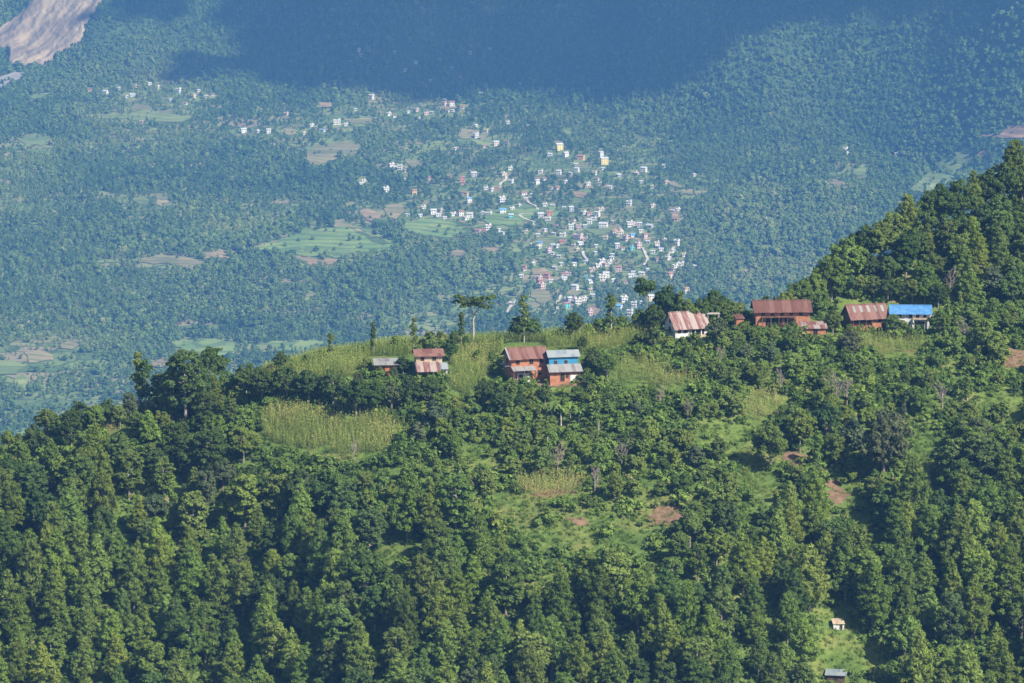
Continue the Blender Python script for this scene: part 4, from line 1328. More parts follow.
def scatter(name, P, rot, scale, idx, tint, meshes, label, cat):
    P = np.asarray(P, float)
    me = bpy.data.meshes.new(name)
    me.vertices.add(len(P)); me.vertices.foreach_set('co', P.astype(np.float32).ravel())
    for an, ty, arr in (('rz', 'FLOAT', rot), ('sc', 'FLOAT', scale), ('tint', 'FLOAT', tint), ('vi', 'INT', idx)):
        a = me.attributes.new(an, ty, 'POINT')
        a.data.foreach_set('value', np.asarray(arr, np.int32 if ty == 'INT' else np.float32))
    o = bpy.data.objects.new(name, me); C.objects.link(o)
    col = bpy.data.collections.new(name + '_kinds')
    for i, m_ in enumerate(meshes):
        so = bpy.data.objects.new('%s_kind_%02d' % (name, i), m_); col.objects.link(so)
    ng = bpy.data.node_groups.new(name, 'GeometryNodeTree')
    ng.interface.new_socket('Geometry', in_out='INPUT', socket_type='NodeSocketGeometry')
    ng.interface.new_socket('Geometry', in_out='OUTPUT', socket_type='NodeSocketGeometry')
    nn, lk = ng.nodes, ng.links
    gi, go = nn.new('NodeGroupInput'), nn.new('NodeGroupOutput')
    iop = nn.new('GeometryNodeInstanceOnPoints'); ci = nn.new('GeometryNodeCollectionInfo')
    ci.inputs['Collection'].default_value = col; ci.inputs['Separate Children'].default_value = True; ci.inputs['Reset Children'].default_value = True

    def att(n, ty):
        a = nn.new('GeometryNodeInputNamedAttribute'); a.data_type = ty; a.inputs['Name'].default_value = n
        return a.outputs['Attribute']
    cx = nn.new('ShaderNodeCombineXYZ'); lk.new(att('rz', 'FLOAT'), cx.inputs[2])
    er = nn.new('FunctionNodeEulerToRotation'); lk.new(cx.outputs[0], er.inputs[0])
    lk.new(gi.outputs[0], iop.inputs['Points']); lk.new(ci.outputs[0], iop.inputs['Instance'])
    iop.inputs['Pick Instance'].default_value = True
    lk.new(att('vi', 'INT'), iop.inputs['Instance Index']); lk.new(er.outputs[0], iop.inputs['Rotation'])
    lk.new(att('sc', 'FLOAT'), iop.inputs['Scale']); lk.new(iop.outputs[0], go.inputs[0])
    md = o.modifiers.new('scatter', 'NODES'); md.node_group = ng
    tag(o, label, cat, kind='stuff')
    return o


# far woods
far = []
for v in range(7):
    rng = np.random.default_rng(700 + v); cl = []
    cone = v >= 4
    for k in range(13):
        if cone:
            z = rng.uniform(2, 10.5); q = 2.6 * (1 - z / 11.5) * rng.uniform(.3, 1); r = rng.uniform(.9, 1.5) * (1.15 - z / 14)
        else:
            d = rnd_dirs(1, rng)[0]; z = 5 + d[2] * 3.0; q = 2.6 * math.hypot(d[0], d[1]) * rng.uniform(.5, 1); r = rng.uniform(1.2, 2.1)
        a = rng.uniform(0, 6.28)
        cl.append((q * math.cos(a), q * math.sin(a), z, r))
    V, Q, L = clump_cloud(cl, 11, .75, .95, rng, rnd=.28)
    far.append(mesh_np('far_tree', V, Q, [M['far_leaf']], attrs={'lv': ('FACE', L)}))


FARM = [(320, 130, 90, 26, .9), (470, 141, 65, 18, .8), (470, 205, 80, 34, .9), (610, 225, 95, 75, 1.0), (690, 190, 45, 14, .9), (320, 245, 85, 16, .6), (40, 362, 75, 26, 1.0), (560, 160, 60, 20, .8), (150, 98, 85, 18, .8),
        (160, 265, 55, 12, .8), (390, 165, 50, 22, .7), (560, 292, 60, 32, 1.0), (210, 350, 60, 12, .7), (370, 215, 40, 14, .8), (400, 112, 70, 14, .7), (30, 142, 40, 12, .6), (145, 198, 30, 9, .6), (490, 252, 45, 10, .5), (845, 175, 40, 18, .4), (745, 262, 30, 18, .4), (60, 400, 60, 22, .6)]


def farmland(px, row):
    f = np.zeros(np.shape(px))
    for a, b, c, d, w in FARM:
        f = np.maximum(f, w * np.exp(-(((px - a) / c) ** 2 + ((row - b) / d) ** 2)))
    return f


def far_points():
    n = 760000
    a = RG.uniform(-0.172, 0.172, n)
    r = np.sqrt(RG.uniform(3450 ** 2, 6750 ** 2, n))
    x, y = r * np.sin(a), r * np.cos(a)
    px, row = proj(x, y, VAL.z(x, y))
    cs = np.where((row < 105) | ((px > 660) & (row < 320)), 3.3, 4.5)
    gx = np.floor(x / cs).astype(int); gy = np.floor(y / cs).astype(int)
    _, u = np.unique(gx * 100000 + gy, return_index=True)
    x, y = x[u], y[u]
    z = VAL.z(x, y)
    px, row = proj(x, y, z)
    rc = np.interp(px, CX, CR)
    k = (row < rc + 14) & (row > -70)
    x, y, z, px, row = x[k], y[k], z[k], px[k], row[k]
    dn = vnoise(x / 110, y / 190, 61) + .6 * vnoise(x / 40, y / 70, 62)
    slope = (px > 640) & (row < 300) | (row < 100)
    keepp = np.where(slope, .95, np.clip(.82 + .40 * dn, .30, .98))
    fm = farmland(px, row)
    op = sstep(.02, .5, fm * 1.25 - .28 + .42 * vnoise(x / 70, y / 60, 66) + .25 * vnoise(x / 26, y / 30, 67))
    keepp = keepp * (1 - .58 * op)
    keepp = keepp * (1 - np.where(slope, .45, .6) * sstep(.45, .8, vnoise(x / 60, y / 120, 68) + .3 * vnoise(x / 20, y / 40, 69)))
    k = RG.uniform(size=len(x)) < keepp
    x, y, z, px, row = x[k], y[k], z[k], px[k], row[k]
    vm = VM.at(px, row); vmm = VM.mean(px - 3, row - 6, px + 3, row); lk = RG.uniform(size=len(px))
    k = ((vm < .4) & (vmm < .45)) | ((vm < 1.5) & (np.abs(vm - .6) > .01) & (vmm < 1.05) & (lk < .05)) | ((vm < .4) & (vmm < .75) & (lk < .5))
    x, y, z, px, row = x[k], y[k], z[k], px[k], row[k]
    sc = .70 * np.exp(RG.normal(-.12, .36, len(x))).clip(.4, 1.9) * (1 - .22 * sstep(.1, .6, farmland(px, row))) * (1 + .25 * vnoise(x / 90, y / 150, 63))
    ti = np.clip(.44 + .40 * vnoise(x / 170, y / 300, 64) + .25 * vnoise(x / 45, y / 80, 70) + RG.normal(0, .2, len(x)), 0, 1)
    ix = np.where(RG.uniform(size=len(x)) < np.clip(.35 + .5 * vnoise(x / 200, y / 260, 65), 0.05, .9), RG.integers(4, 7, len(x)), RG.integers(0, 4, len(x)))
    return np.stack([x, y, z - .4], 1), sc, ti, ix


P, sc, ti, ix = far_points()
print('FAR', len(P))
scatter('far_woodland', P, RG.uniform(0, 6.28, len(P)), sc, ix, ti, far, 'hazy woodland covering the valley floor and the far mountainside', 'woodland')


def hill_points(n, rmax=985):
    a = RG.uniform(-0.205, 0.205, n); r = np.sqrt(RG.uniform(690 ** 2, rmax ** 2, n))
    x, y = r * np.sin(a), r * np.cos(a); z = HILL.z(x, y)
    px, row = proj(x, y, z)
    k = row < 810
    return x[k], y[k], z[k], px[k], row[k]


# undergrowth
und = []
for v in range(5):
    rng = np.random.default_rng(800 + v)
    cl = [(rng.normal(0, .45), rng.normal(0, .45), rng.uniform(.15, .9), rng.uniform(.3, .5)) for k in range(6)]
    und.append(crown_mesh('undergrowth_clump', cl, 110, .12, .24, rng, M['under']))
x, y, z, px, row = hill_points(110000)
rc = np.interp(px, CX, CR)
hv = HM.at(px, row)
k = ((hv < .3) & (HM.mean(px - 3, row - 7, px + 3, row) < .45)) | ((hv == 1.0) & (HM.mean(px - 7, row - 12, px + 7, row + 2) < 1.0001) & (vnoise(x / 6, y / 6, 75) > .42) & (RG.uniform(size=len(x)) < .6))
k &= RG.uniform(size=len(x)) < np.where(dense(px, row) > .5, .55, np.clip(.55 + .6 * vnoise(x / 14, y / 14, 71), 0.15, .9))
x, y, z, px, row = x[k], y[k], z[k], px[k], row[k]
ti = np.clip(.5 + .3 * vnoise(x / 18, y / 18, 72) + RG.normal(0, .16, len(x)), 0, 1)
us = np.clip(.75 * np.exp(RG.normal(.1, .5, len(x))) * (1 + .35 * vnoise(x / 11, y / 11, 74)), .4, 2.6)
if EXTRA:
    q = np.array([e[0] for e in EXTRA]); x = np.append(x, q[:, 0]); y = np.append(y, q[:, 1]); z = np.append(z, q[:, 2])
    us = np.append(us, [e[1] / 1.3 for e in EXTRA]); ti = np.append(ti, RG.uniform(.2, .8, len(q)))
scatter('undergrowth', np.stack([x, y, z - .05], 1), RG.uniform(0, 6.28, len(x)), us, RG.integers(0, 5, len(x)), ti, und, 'leafy undergrowth between the trees of the near hillside', 'undergrowth')

# the same wood carries on along the ridge to both sides of what the photograph shows
a = np.concatenate([RG.uniform(-0.235, -0.136, 2600), RG.uniform(0.136, 0.235, 2600)]); r = np.sqrt(RG.uniform(700 ** 2, 1000 ** 2, len(a)))
x, y = r * np.sin(a), r * np.cos(a)
_, u = np.unique(np.floor(x / 5.5).astype(int) * 10000 + np.floor(y / 5.5).astype(int), return_index=True)
x, y = x[u], y[u]; z = HILL.z(x, y); px, row = proj(x, y, z)
k = ((px < -52) | (px > 1078)) & (row > np.interp(px, CX, CR) + 2)
x, y, z = x[k], y[k], z[k]
km = []
for kd in ('broadleaf', 'tall', 'pine'):
    for j in range(3):
        mc = VAR[kd][j][1].copy(); mc.materials.clear(); mc.materials.append(M['under']); km.append(mc)
scatter('side_woodland', np.stack([x, y, z], 1), RG.uniform(0, 6.28, len(x)), RG.uniform(.65, 1.3, len(x)), RG.integers(0, len(km), len(x)), np.clip(RG.normal(.42, .22, len(x)), 0, .9), km, 'mixed woodland carrying on along both ends of the ridge', 'woodland')

# grass
gra = []
for v in range(4):
    rng = np.random.default_rng(900 + v); V, Q, L = [], [], []
    for k in range(26):
        a = rng.uniform(0, 6.28); q = rng.uniform(0, .55); bx, by = q * math.cos(rng.uniform(0, 6.28)), q * math.sin(rng.uniform(0, 6.28))
        h = rng.uniform(.25, .6); lean = rng.uniform(.05, .3); w = .035
        t = np.array([-math.sin(a), math.cos(a), 0]) * w
        b0 = np.array([bx, by, -.05]); m1 = b0 + (math.cos(a) * lean * .4, math.sin(a) * lean * .4, h * .6); tp = b0 + (math.cos(a) * lean, math.sin(a) * lean, h)
        i = len(V)
        V += [b0 - t, b0 + t, m1 + t * .7, m1 - t * .7, tp + t * .1, tp - t * .1]
        Q += [(i, i + 1, i + 2, i + 3), (i + 3, i + 2, i + 4, i + 5)]; L += [rng.uniform(.2, .8)] * 2
    gra.append(mesh_np('grass_tuft', np.array(V), np.array(Q), [M['grassblade']], attrs={'lv': ('FACE', L)}))
x, y, z, px, row = hill_points(84000)
gm = np.zeros(len(px), bool)
for g in GR:
    gm |= inpoly(px, row, g)
ed = HM.at(px, row) == .9
_g = RG.uniform(size=len(px))
k = gm | (ed & (_g < .3)) | ((dense(px, row) < .5) & (RG.uniform(size=len(x)) < .25) & (HM.at(px, row) < .7))
x, y, z, px, row = x[k], y[k], z[k], px[k], row[k]
ti = np.clip(.42 + .35 * vnoise(x / 9, y / 9, 73) + RG.normal(0, .12, len(x)), 0, 1)
scatter('grass', np.stack([x, y, z], 1), RG.uniform(0, 6.28, len(x)), RG.uniform(.7, 1.5, len(x)), RG.integers(0, 4, len(x)), ti, gra, 'bright green grass growing on the open clearings of the slope', 'grass')

# maize
mzv = []
for v in range(5):
    rng = np.random.default_rng(950 + v); V, Q, L = [], [], []
    hh = rng.uniform(1.9, 2.4)
    for s in (0, 1):
        t = np.array([math.cos(s * 1.57), math.sin(s * 1.57), 0]) * .022
        i = len(V); V += [(-t[0], -t[1], -.2), (t[0], t[1], -.2), (t[0] * .5, t[1] * .5, hh), (-t[0] * .5, -t[1] * .5, hh)]; Q.append((i, i + 1, i + 2, i + 3)); L.append(.5)
    for k in range(9):
        a = k * 3.14159 + rng.normal(0, .5); z0 = .4 + k * (hh - .6) / 9; ln = rng.uniform(.55, .85)
        t = np.array([-math.sin(a), math.cos(a), 0])
        c = [np.array([math.cos(a) * ln * f, math.sin(a) * ln * f, z0 + ln * (.95 * f - 1.0 * f * f)]) for f in (0, .4, .75, 1)]
        w = (.028, .048, .04, .008); i = len(V)
        for cc, ww in zip(c, w):
            V += [cc - t * ww, cc + t * ww]
        for j in range(3):
            Q.append((i + 2 * j, i + 2 * j + 1, i + 2 * j + 3, i + 2 * j + 2)); L.append(rng.uniform(.25, .7))
    for k in range(6):
        a = rng.uniform(0, 6.28); i = len(V); t = np.array([-math.sin(a), math.cos(a), 0]) * .018
        tip = np.array([math.cos(a) * .2, math.sin(a) * .2, hh + rng.uniform(.25, .45)]); b0 = np.array([0, 0, hh - .05])
        V += [b0 - t, b0 + t, tip + t, tip - t]; Q.append((i, i + 1, i + 2, i + 3)); L.append(.8)
    mzv.append(mesh_np('maize_plant', np.array(V), np.array(Q), [M['maize']], attrs={'lv': ('FACE', L)}))
for poly, lab, tb, den in ((MZ1, 'ripening maize along the crest behind the farmhouses', .42, 1.0), (MZ2, 'pale yellow green maize field below the row of dark trees', .5, 1.0),
                           (MZ3, 'small maize plot beside the two tier house', .4, .8), (MZ4, 'thin dry maize on the slope beside the blue walled house', .6, .55), (MZ5, 'dry maize strip above the grass clearing', .8, .6),
                           (MZ6, 'dry pale reeds on the middle slope below the long brick house', .85, .6), (MZ7, 'pale maize below the patched roof house', .5, .6), (MZ8, 'yellowed maize at the low end of the ridge', .8, .8)):
    pa = np.array(poly, float)
    cs = HILL.hit(pa[:, 0], np.minimum(pa[:, 1] + 3, 900)); cs = cs[~np.isnan(cs[:, 0])]
    x0, x1, y0, y1 = cs[:, 0].min() - 8, cs[:, 0].max() + 8, cs[:, 1].min() - 8, cs[:, 1].max() + 14
    gx, gy = np.meshgrid(np.arange(x0, x1, .50), np.arange(y0, y1, .58))
    x = (gx + (.45 * (gy - y0)) % .50 + RG.normal(0, .2, gx.shape)).ravel(); y = (gy + RG.normal(0, .28, gx.shape)).ravel()
    z = HILL.z(x, y); px, row = proj(x, y, z)
    ext = [(a, b - (3 if b < np.interp(a, CX, CR) + 6 else 0)) for a, b in poly]
    k = inpoly(px + 4 * vnoise(px / 12, row / 6, 81), row + 2 * vnoise(px / 12, row / 6, 82), ext) & (RG.uniform(size=len(px)) < den) & (vnoise(x / 5, y / 5, 83) > -.8)
    if poly is MZ1:
        k &= HM.at(px, row) < 3
    x, y, z, px, row = x[k], y[k], z[k], px[k], row[k]
    if len(x) == 0:
        continue
    ti = np.clip(tb - .08 + .32 * vnoise(x / 7, y / 7, 84) + RG.normal(0, .2, len(x)), 0, 1)
    scatter('maize', np.stack([x, y, z], 1), RG.uniform(0, 6.28, len(x)), RG.uniform(.55, 1.08, len(x)) * (1 + .12 * vnoise(x / 4, y / 4, 85)), RG.integers(0, 5, len(x)), ti, mzv, lab, 'maize')

# ------------------------------------------------------------------ farmhouses on the ridge


def site(px, row, rz, name, label, cat='house'):
    p = HILL.hit(px, row)[0]
    if np.isnan(p[0]):
        p = HILL.hit(px, row + 4)[0]
    o = empty(name, tuple(p), math.radians(rz))
    tag(o, label, cat, 'farmhouses on the ridge' if cat == 'house' else None)
    return o


def window(parent, face, a, z, w, h, d, name='window'):
    """face 'f': front at y=-d; 'l': left wall at x=-d"""
    def put(mb, a0, a1, t0, t1, z0, z1):
        if face == 'f':
            mb.box(a0, a1, -d - t1, -d - t0, z0, z1)
        else:
            mb.box(-d - t1, -d - t0, a0, a1, z0, z1)
    fr = MB()
    b = .09
    put(fr, a - w / 2 - b, a - w / 2, -.05, .07, z - b, z + h + b); put(fr, a + w / 2, a + w / 2 + b, -.05, .07, z - b, z + h + b)
    put(fr, a - w / 2, a + w / 2, -.05, .07, z + h, z + h + b); put(fr, a - w / 2, a + w / 2, -.05, .09, z - b, z)
    put(fr, a - .03, a + .03, .0, .05, z, z + h)
    f = fr.build(name, M['wood'], parent)
    pn = MB(); put(pn, a - w / 2, a + w / 2, -.04, .025, z, z + h)
    pn.build('pane' if name == 'window' else 'panel', M['dark'], f)
    return f


def gable_walls(parent, W_, D, H0, rise, mat, x0=None, base=-1.6, y0=None, name='wall'):
    mb = MB(); x = W_ / 2; y = D / 2
    mb.box(-x, x, -y, y, base, H0)
    for s in (-1, 1):
        mb.hexa([(s * x, -y, H0), (s * (x - .25), -y, H0), (s * (x - .25), y, H0), (s * x, y, H0)], [(s * x, -.02, H0 + rise - .08), (s * (x - .25), -.02, H0 + rise - .08), (s * (x - .25), .02, H0 + rise - .08), (s * x, .02, H0 + rise - .08)])
    return mb.build(name, mat, parent)


def gable_roof(parent, W_, D, H0, rise, mat, ex=.55, ey=.6, th=.07, ridge=True):
    mb = MB(); x = W_ / 2 + ex; y = D / 2 + ey
    dz = rise * ey / (D / 2)
    n = max(6, int(2 * x / .9))
    for s in (-1, 1):
        for k in range(n):       # overlapping sheets, every other one lapped a little higher
            xa, xb = -x + 2 * x * k / n, -x + 2 * x * (k + 1) / n
            up = .012 * (k % 2); over = random.uniform(0, .12)
            mb.slab((xa, 0, H0 + rise + up), (xb + .02, 0, H0 + rise + up), (xb + .02, s * (y + over), H0 - dz - over * rise / (D / 2) + up), (xa, s * (y + over), H0 - dz - over * rise / (D / 2) + up), th)
    r = mb.build('roof', mat, parent)
    if ridge:
        MB().hexa([(-x, -.18, H0 + rise - .01), (x, -.18, H0 + rise - .01), (x, .18, H0 + rise - .01), (-x, .18, H0 + rise - .01)], [(-x, -.03, H0 + rise + .1), (x, -.03, H0 + rise + .1), (x, .03, H0 + rise + .1), (-x, .03, H0 + rise + .1)]).build('ridge_cap', mat, r)
    return r


def lean_roof(parent, x0, x1, y0, z0, y1, z1, mat, th=.07, name='lean_to_roof'):
    mb = MB(); n = max(3, int((x1 - x0) / .85))
    for k in range(n):
        xa, xb = x0 + (x1 - x0) * k / n, x0 + (x1 - x0) * (k + 1) / n
        o_ = random.uniform(0, .1)
        mb.slab((xa, y0, z0 + .012 * (k % 2)), (xb, y0, z0 + .012 * (k % 2)), (xb, y1 - o_, z1 + .012 * (k % 2)), (xa, y1 - o_, z1 + .012 * (k % 2)), th)
    return mb.build(name, mat, parent)


def posts(parent, xs, y, z, mat, r=.08):
    for x in xs:
        MB().box(x - r, x + r, y - r, y + r, -1.2, z).build('post', mat, parent)


# small brick shed with grey sheet roof
h = site(386, 373, 6, 'brick_shed', 'small brick shed with streaky grey sheet roof, beside a dark round bush', 'shed')
MB().box(-2.4, 2.4, -1.7, 1.7, -1.5, 2.3).build('wall', M['brick_dark'], h)
lean_roof(h, -2.9, 2.9, 2.2, 3.1, -2.3, 2.25, M['tin_rust'], name='roof')
window(h, 'f', -.9, 0.0, .9, 1.8, 1.7, 'door'); window(h, 'f', 1.2, .9, .7, .7, 1.7)

# two-tier house
h = site(429, 374, 8, 'two_tier_house', 'small cream house with two tiers of rusty red roof')
w = MB().box(-3.0, 3.0, -.2, 3.4, -1.5, 4.4)
w.build('wall', M['cream'], h)
up = empty('upper', (0, 0, 0)); bpy.data.objects.remove(up)
mb = MB()
for k in range(7):
    xa, xb = -3.5 + k, -2.5 + k
    mb.slab((xa, 1.6, 5.6 + .012 * (k % 2)), (xb, 1.6, 5.6 + .012 * (k % 2)), (xb, -.9, 4.25 + .012 * (k % 2)), (xa, -.9, 4.25 + .012 * (k % 2)), .07)
    mb.slab((xa, 1.6, 5.6 + .012 * (k % 2)), (xb, 1.6, 5.6 + .012 * (k % 2)), (xb, 4.0, 4.25 + .012 * (k % 2)), (xa, 4.0, 4.25 + .012 * (k % 2)), .07)
mb.build('roof', M['rust'], h)
gb = MB()
for sx in (-3.0, 2.75):
    gb.hexa([(sx, -.2, 4.4), (sx + .25, -.2, 4.4), (sx + .25, 3.4, 4.4), (sx, 3.4, 4.4)], [(sx, 1.58, 5.45), (sx + .25, 1.58, 5.45), (sx + .25, 1.62, 5.45), (sx, 1.62, 5.45)])
gb.build('gable', M['cream'], h)
lean_roof(h, -3.2, 2.3, -.25, 2.85, -3.6, 1.15, M['rust_patch'])
lean_roof(h, 2.4, 4.2, -.25, 2.6, -2.6, 1.5, M['tin'])
posts(h, (-3.0, -.6, 2.1), -3.3, 1.2, M['wood'])
MB().box(2.6, 4.0, -2.0, -.3, -1.2, 1.6).build('outhouse_wall', M['white'], h)
window(h, 'f', -1.5, 3.2, .7, .7, .2); window(h, 'f', 1.2, 3.2, .7, .7, .2)

# two-storey brick house
h = site(525, 377, 17, 'brick_house', 'two storey orange brick house with rusty gabled roof and porch')
gable_walls(h, 8.2, 5.8, 5.2, 1.7, M['brick'])
gable_roof(h, 8.2, 5.8, 5.2, 1.7, M['rust'], .7, .75)
MB().slab((-4.9, -.02, 7.02), (-4.55, -.02, 7.02), (-4.55, -3.7, 4.86), (-4.9, -3.7, 4.86), .06).build('roof_edge_sheet', M['tin'], h)
lean_roof(h, -4.3, 1.2, -2.9, 3.0, -4.9, 2.35, M['tin_rust'], name='porch_roof')
lean_roof(h, -5.6, -4.15, -2.8, 3.2, 2.5, 3.1, M['tin_rust'], name='side_roof')
posts(h, (-4.1, -1.6, 1.0), -4.75, 2.4, M['wood'])
window(h, 'f', .6, 3.5, .8, 1.3, 2.9); window(h, 'f', -2.6, 3.6, .75, .9, 2.9); window(h, 'f', 3.0, 3.6, .75, .9, 2.9)
window(h, 'f', -1.0, .1, 1.0, 1.9, 2.9, 'door'); window(h, 'f', 2.6, .9, .8, 1.0, 2.9)
window(h, 'l', 0.4, 3.5, .8, .9, 4.1)
h2 = site(511, 376, 0, 'water_tank', 'round white water tank at the corner of the brick house', 'tank')
mb = MB().tube([(0, 0, -1), (0, 0, 1.7), (0, 0, 2.0), (0, 0, 2.15), (0, 0, 2.35)], [.8, .8, .7, .35, .3], 16)
mb.build('tank_body', M['plastic'], h2, smooth=False)
MB().tube([(0, 0, 2.3), (0, 0, 2.45)], [.36, .32], 12).build('tank_lid', M['white'], h2)
h2 = site(523, 381, 10, 'wash_house', 'low white wash house in front of the two storey brick house', 'shed')
MB().box(-1.5, 1.5, -1.0, 1.0, -1.5, 1.9).build('wall', M['white'], h2)
MB().box(-1.7, 1.9, -1.2, 1.2, 1.9, 2.02).build('roof', M['vslab'], h2)
window(h2, 'f', -.6, 0.0, .75, 1.6, 1.0, 'door')

# blue-walled house
h = site(563, 380, 12, 'blue_walled_house', 'brick house with bright blue upper wall and two grey sheet roofs')
MB().box(-3.5, 3.5, -2.2, 3.0, -1.8, 2.5).build('wall', M['brick'], h)
MB().box(-3.3, 3.4, -.3, 3.0, 2.5, 5.6).build('upper_wall', M['bluewall'], h)
lean_roof(h, -3.9, 4.0, -.32, 3.75, -3.0, 2.4, M['tin_rust'])
mb = MB()
for k in range(8):
    xa, xb = -3.7 + k * .95, -2.75 + k * .95; u_ = .012 * (k % 2)
    mb.slab((xa, 1.35, 6.7 + u_), (xb, 1.35, 6.7 + u_), (xb, -.85, 5.45 + u_), (xa, -.85, 5.45 + u_), .07)
    mb.slab((xa, 1.35, 6.7 + u_), (xb, 1.35, 6.7 + u_), (xb, 3.5, 5.45 + u_), (xa, 3.5, 5.45 + u_), .07)
mb.build('roof', M['tin'], h)
gb = MB()
for sx in (-3.3, 3.15):
    gb.hexa([(sx, -.3, 5.6), (sx + .25, -.3, 5.6), (sx + .25, 3.0, 5.6), (sx, 3.0, 5.6)], [(sx, 1.33, 6.55), (sx + .25, 1.33, 6.55), (sx + .25, 1.37, 6.55), (sx, 1.37, 6.55)])
gb.build('gable', M['bluewall'], h)
window(h, 'f', -.6, .2, .8, 1.7, 2.2, 'door'); window(h, 'f', .5, .9, .5, .9, 2.2)
MB().box(1.2, 2.9, -2.26, -2.2, -.2, 1.5).build('curtain', M['white'], h)
window(h, 'f', .6, 3.9, .6, .6, .3); window(h, 'f', -1.8, 3.9, .6, .6, .3)

# whitewashed house
h = site(686, 334, 20, 'whitewashed_house', 'whitewashed house under a large rust striped roof')
gable_walls(h, 8.0, 6.4, 2.6, 2.7, M['white'])
gable_roof(h, 8.0, 6.4, 2.6, 2.7, M['rust_patch'], .6, .9)
window(h, 'l', 0, 1.0, .9, .9, 4.0); window(h, 'l', 0, 2.9, .7, .7, 4.0)
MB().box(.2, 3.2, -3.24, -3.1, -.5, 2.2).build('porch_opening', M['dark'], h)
posts(h, (.9, 2.4), -3.4, 2.3, M['white'], .12)
window(h, 'f', -1.4, .9, .8, .9, 3.2); window(h, 'f', -3.0, .9, .6, .9, 3.2)
MB().box(.1, 3.4, -3.9, -3.3, -1.2, .25).build('porch_wall', M['cream'], h)
h2 = site(713, 332, 5, 'bamboo_rack', 'open bamboo drying rack beside the whitewashed house', 'rack')
for sx in (-1.3, 1.3):
    for sy in (-.7, .7):
        MB().box(sx - .06, sx + .06, sy - .06, sy + .06, -1, 4.3).build('post', M['pale_bark'], h2)
MB().box(-1.5, 1.5, -.9, .9, 4.3, 4.45).build('deck', M['pale_bark'], h2)

# small orange mud hut with grey steps
h = site(739, 333, 10, 'mud_hut', 'narrow orange mud hut half hidden by bushes beside the long house', 'hut')
MB().box(-.9, .9, -1.0, 1.5, -1.5, 3.6).build('wall', M['brick'], h)
lean_roof(h, -1.1, 1.1, 1.8, 4.2, -1.3, 3.6, M['rust_plain'], name='roof')
window(h, 'f', .1, .3, .6, 1.4, 1.0, 'door')
MB().box(1.0, 2.6, -1.6, .2, -1.5, .4).build('step', M['vslab'], h)

# long brick house
h = site(781, 323, 4, 'long_brick_house', 'long brick farmhouse with plain brown rusted roof and row of windows')
gable_walls(h, 12.6, 5.6, 3.6, 1.8, M['brick'])
gable_roof(h, 12.6, 5.6, 3.6, 1.8, M['rust_plain'], .6, .8)
for x in (-4.6, -2.4, -.2, 2.0, 4.2):
    window(h, 'f', x, 2.2, .65, .8, 2.8)
for x in (-3.4, 1.0):
    window(h, 'f', x, 0, .9, 1.6, 2.8, 'door')
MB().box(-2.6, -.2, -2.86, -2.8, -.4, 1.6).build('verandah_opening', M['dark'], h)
MB().box(-5.0, 3.0, -3.9, -2.81, 1.86, 1.96).build('verandah_roof', M['wood'], h)
posts(h, (-4.9, -2.9, -1.0, 1.0, 2.9), -3.8, 1.86, M['wood'], .07)
h = site(813, 334, 3, 'cow_shed', 'low shed with red and white striped sheet roof, below the long house', 'shed')
MB().box(-2.8, 2.8, -1.4, 1.6, -1.5, 1.6).build('wall', M['brick'], h)
lean_roof(h, -3.1, 3.2, 2.0, 2.7, -1.9, 1.6, M['rust_patch'], name='roof')
window(h, 'f', .4, 0, .9, 1.3, 1.4, 'door')

# house with patched roof
h = site(865, 326, 16, 'patched_roof_house', 'brick house with dark red roof dotted by pale patches')
MB().box(-4.4, .8, -2.2, 2.8, -1.6, 2.9).build('wall', M['wood'], h)
MB().box(.8, 4.2, -2.8, 2.8, -1.6, 2.9).build('brick_wall', M['brick'], h)
gb = MB()
for sx in (-4.4, 3.95):
    gb.hexa([(sx, -2.8, 2.9), (sx + .25, -2.8, 2.9), (sx + .25, 2.8, 2.9), (sx, 2.8, 2.9)], [(sx, -.02, 5.05), (sx + .25, -.02, 5.05), (sx + .25, .02, 5.05), (sx, .02, 5.05)])
gb.build('gable', M['wood'], h)
rf = gable_roof(h, 8.6, 5.6, 2.9, 2.3, M['rust'], .7, .9)
for k in range(5):
    x = -3.6 + k * 1.75
    f0, f1 = .12, .52
    MB().slab((x, -(2.8 + .9) * f0, 5.2 - 3.04 * f0 + .05), (x + .7, -(2.8 + .9) * f0, 5.2 - 3.04 * f0 + .05), (x + .7, -3.7 * f1, 5.2 - 3.04 * f1 + .05), (x, -3.7 * f1, 5.2 - 3.04 * f1 + .05), .03).build('pale_sheet', M['tin_rust'], rf)
MB().box(-4.0, .6, -2.26, -2.2, -.6, 1.0).build('lower_wall', M['brick_dark'], h)
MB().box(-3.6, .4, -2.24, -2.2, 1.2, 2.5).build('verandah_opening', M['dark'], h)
posts(h, (-4.2, -2.6, -1.0, .5), -3.2, 2.6, M['wood'], .08)
window(h, 'f', 2.6, 1.2, .7, .9, 2.8)

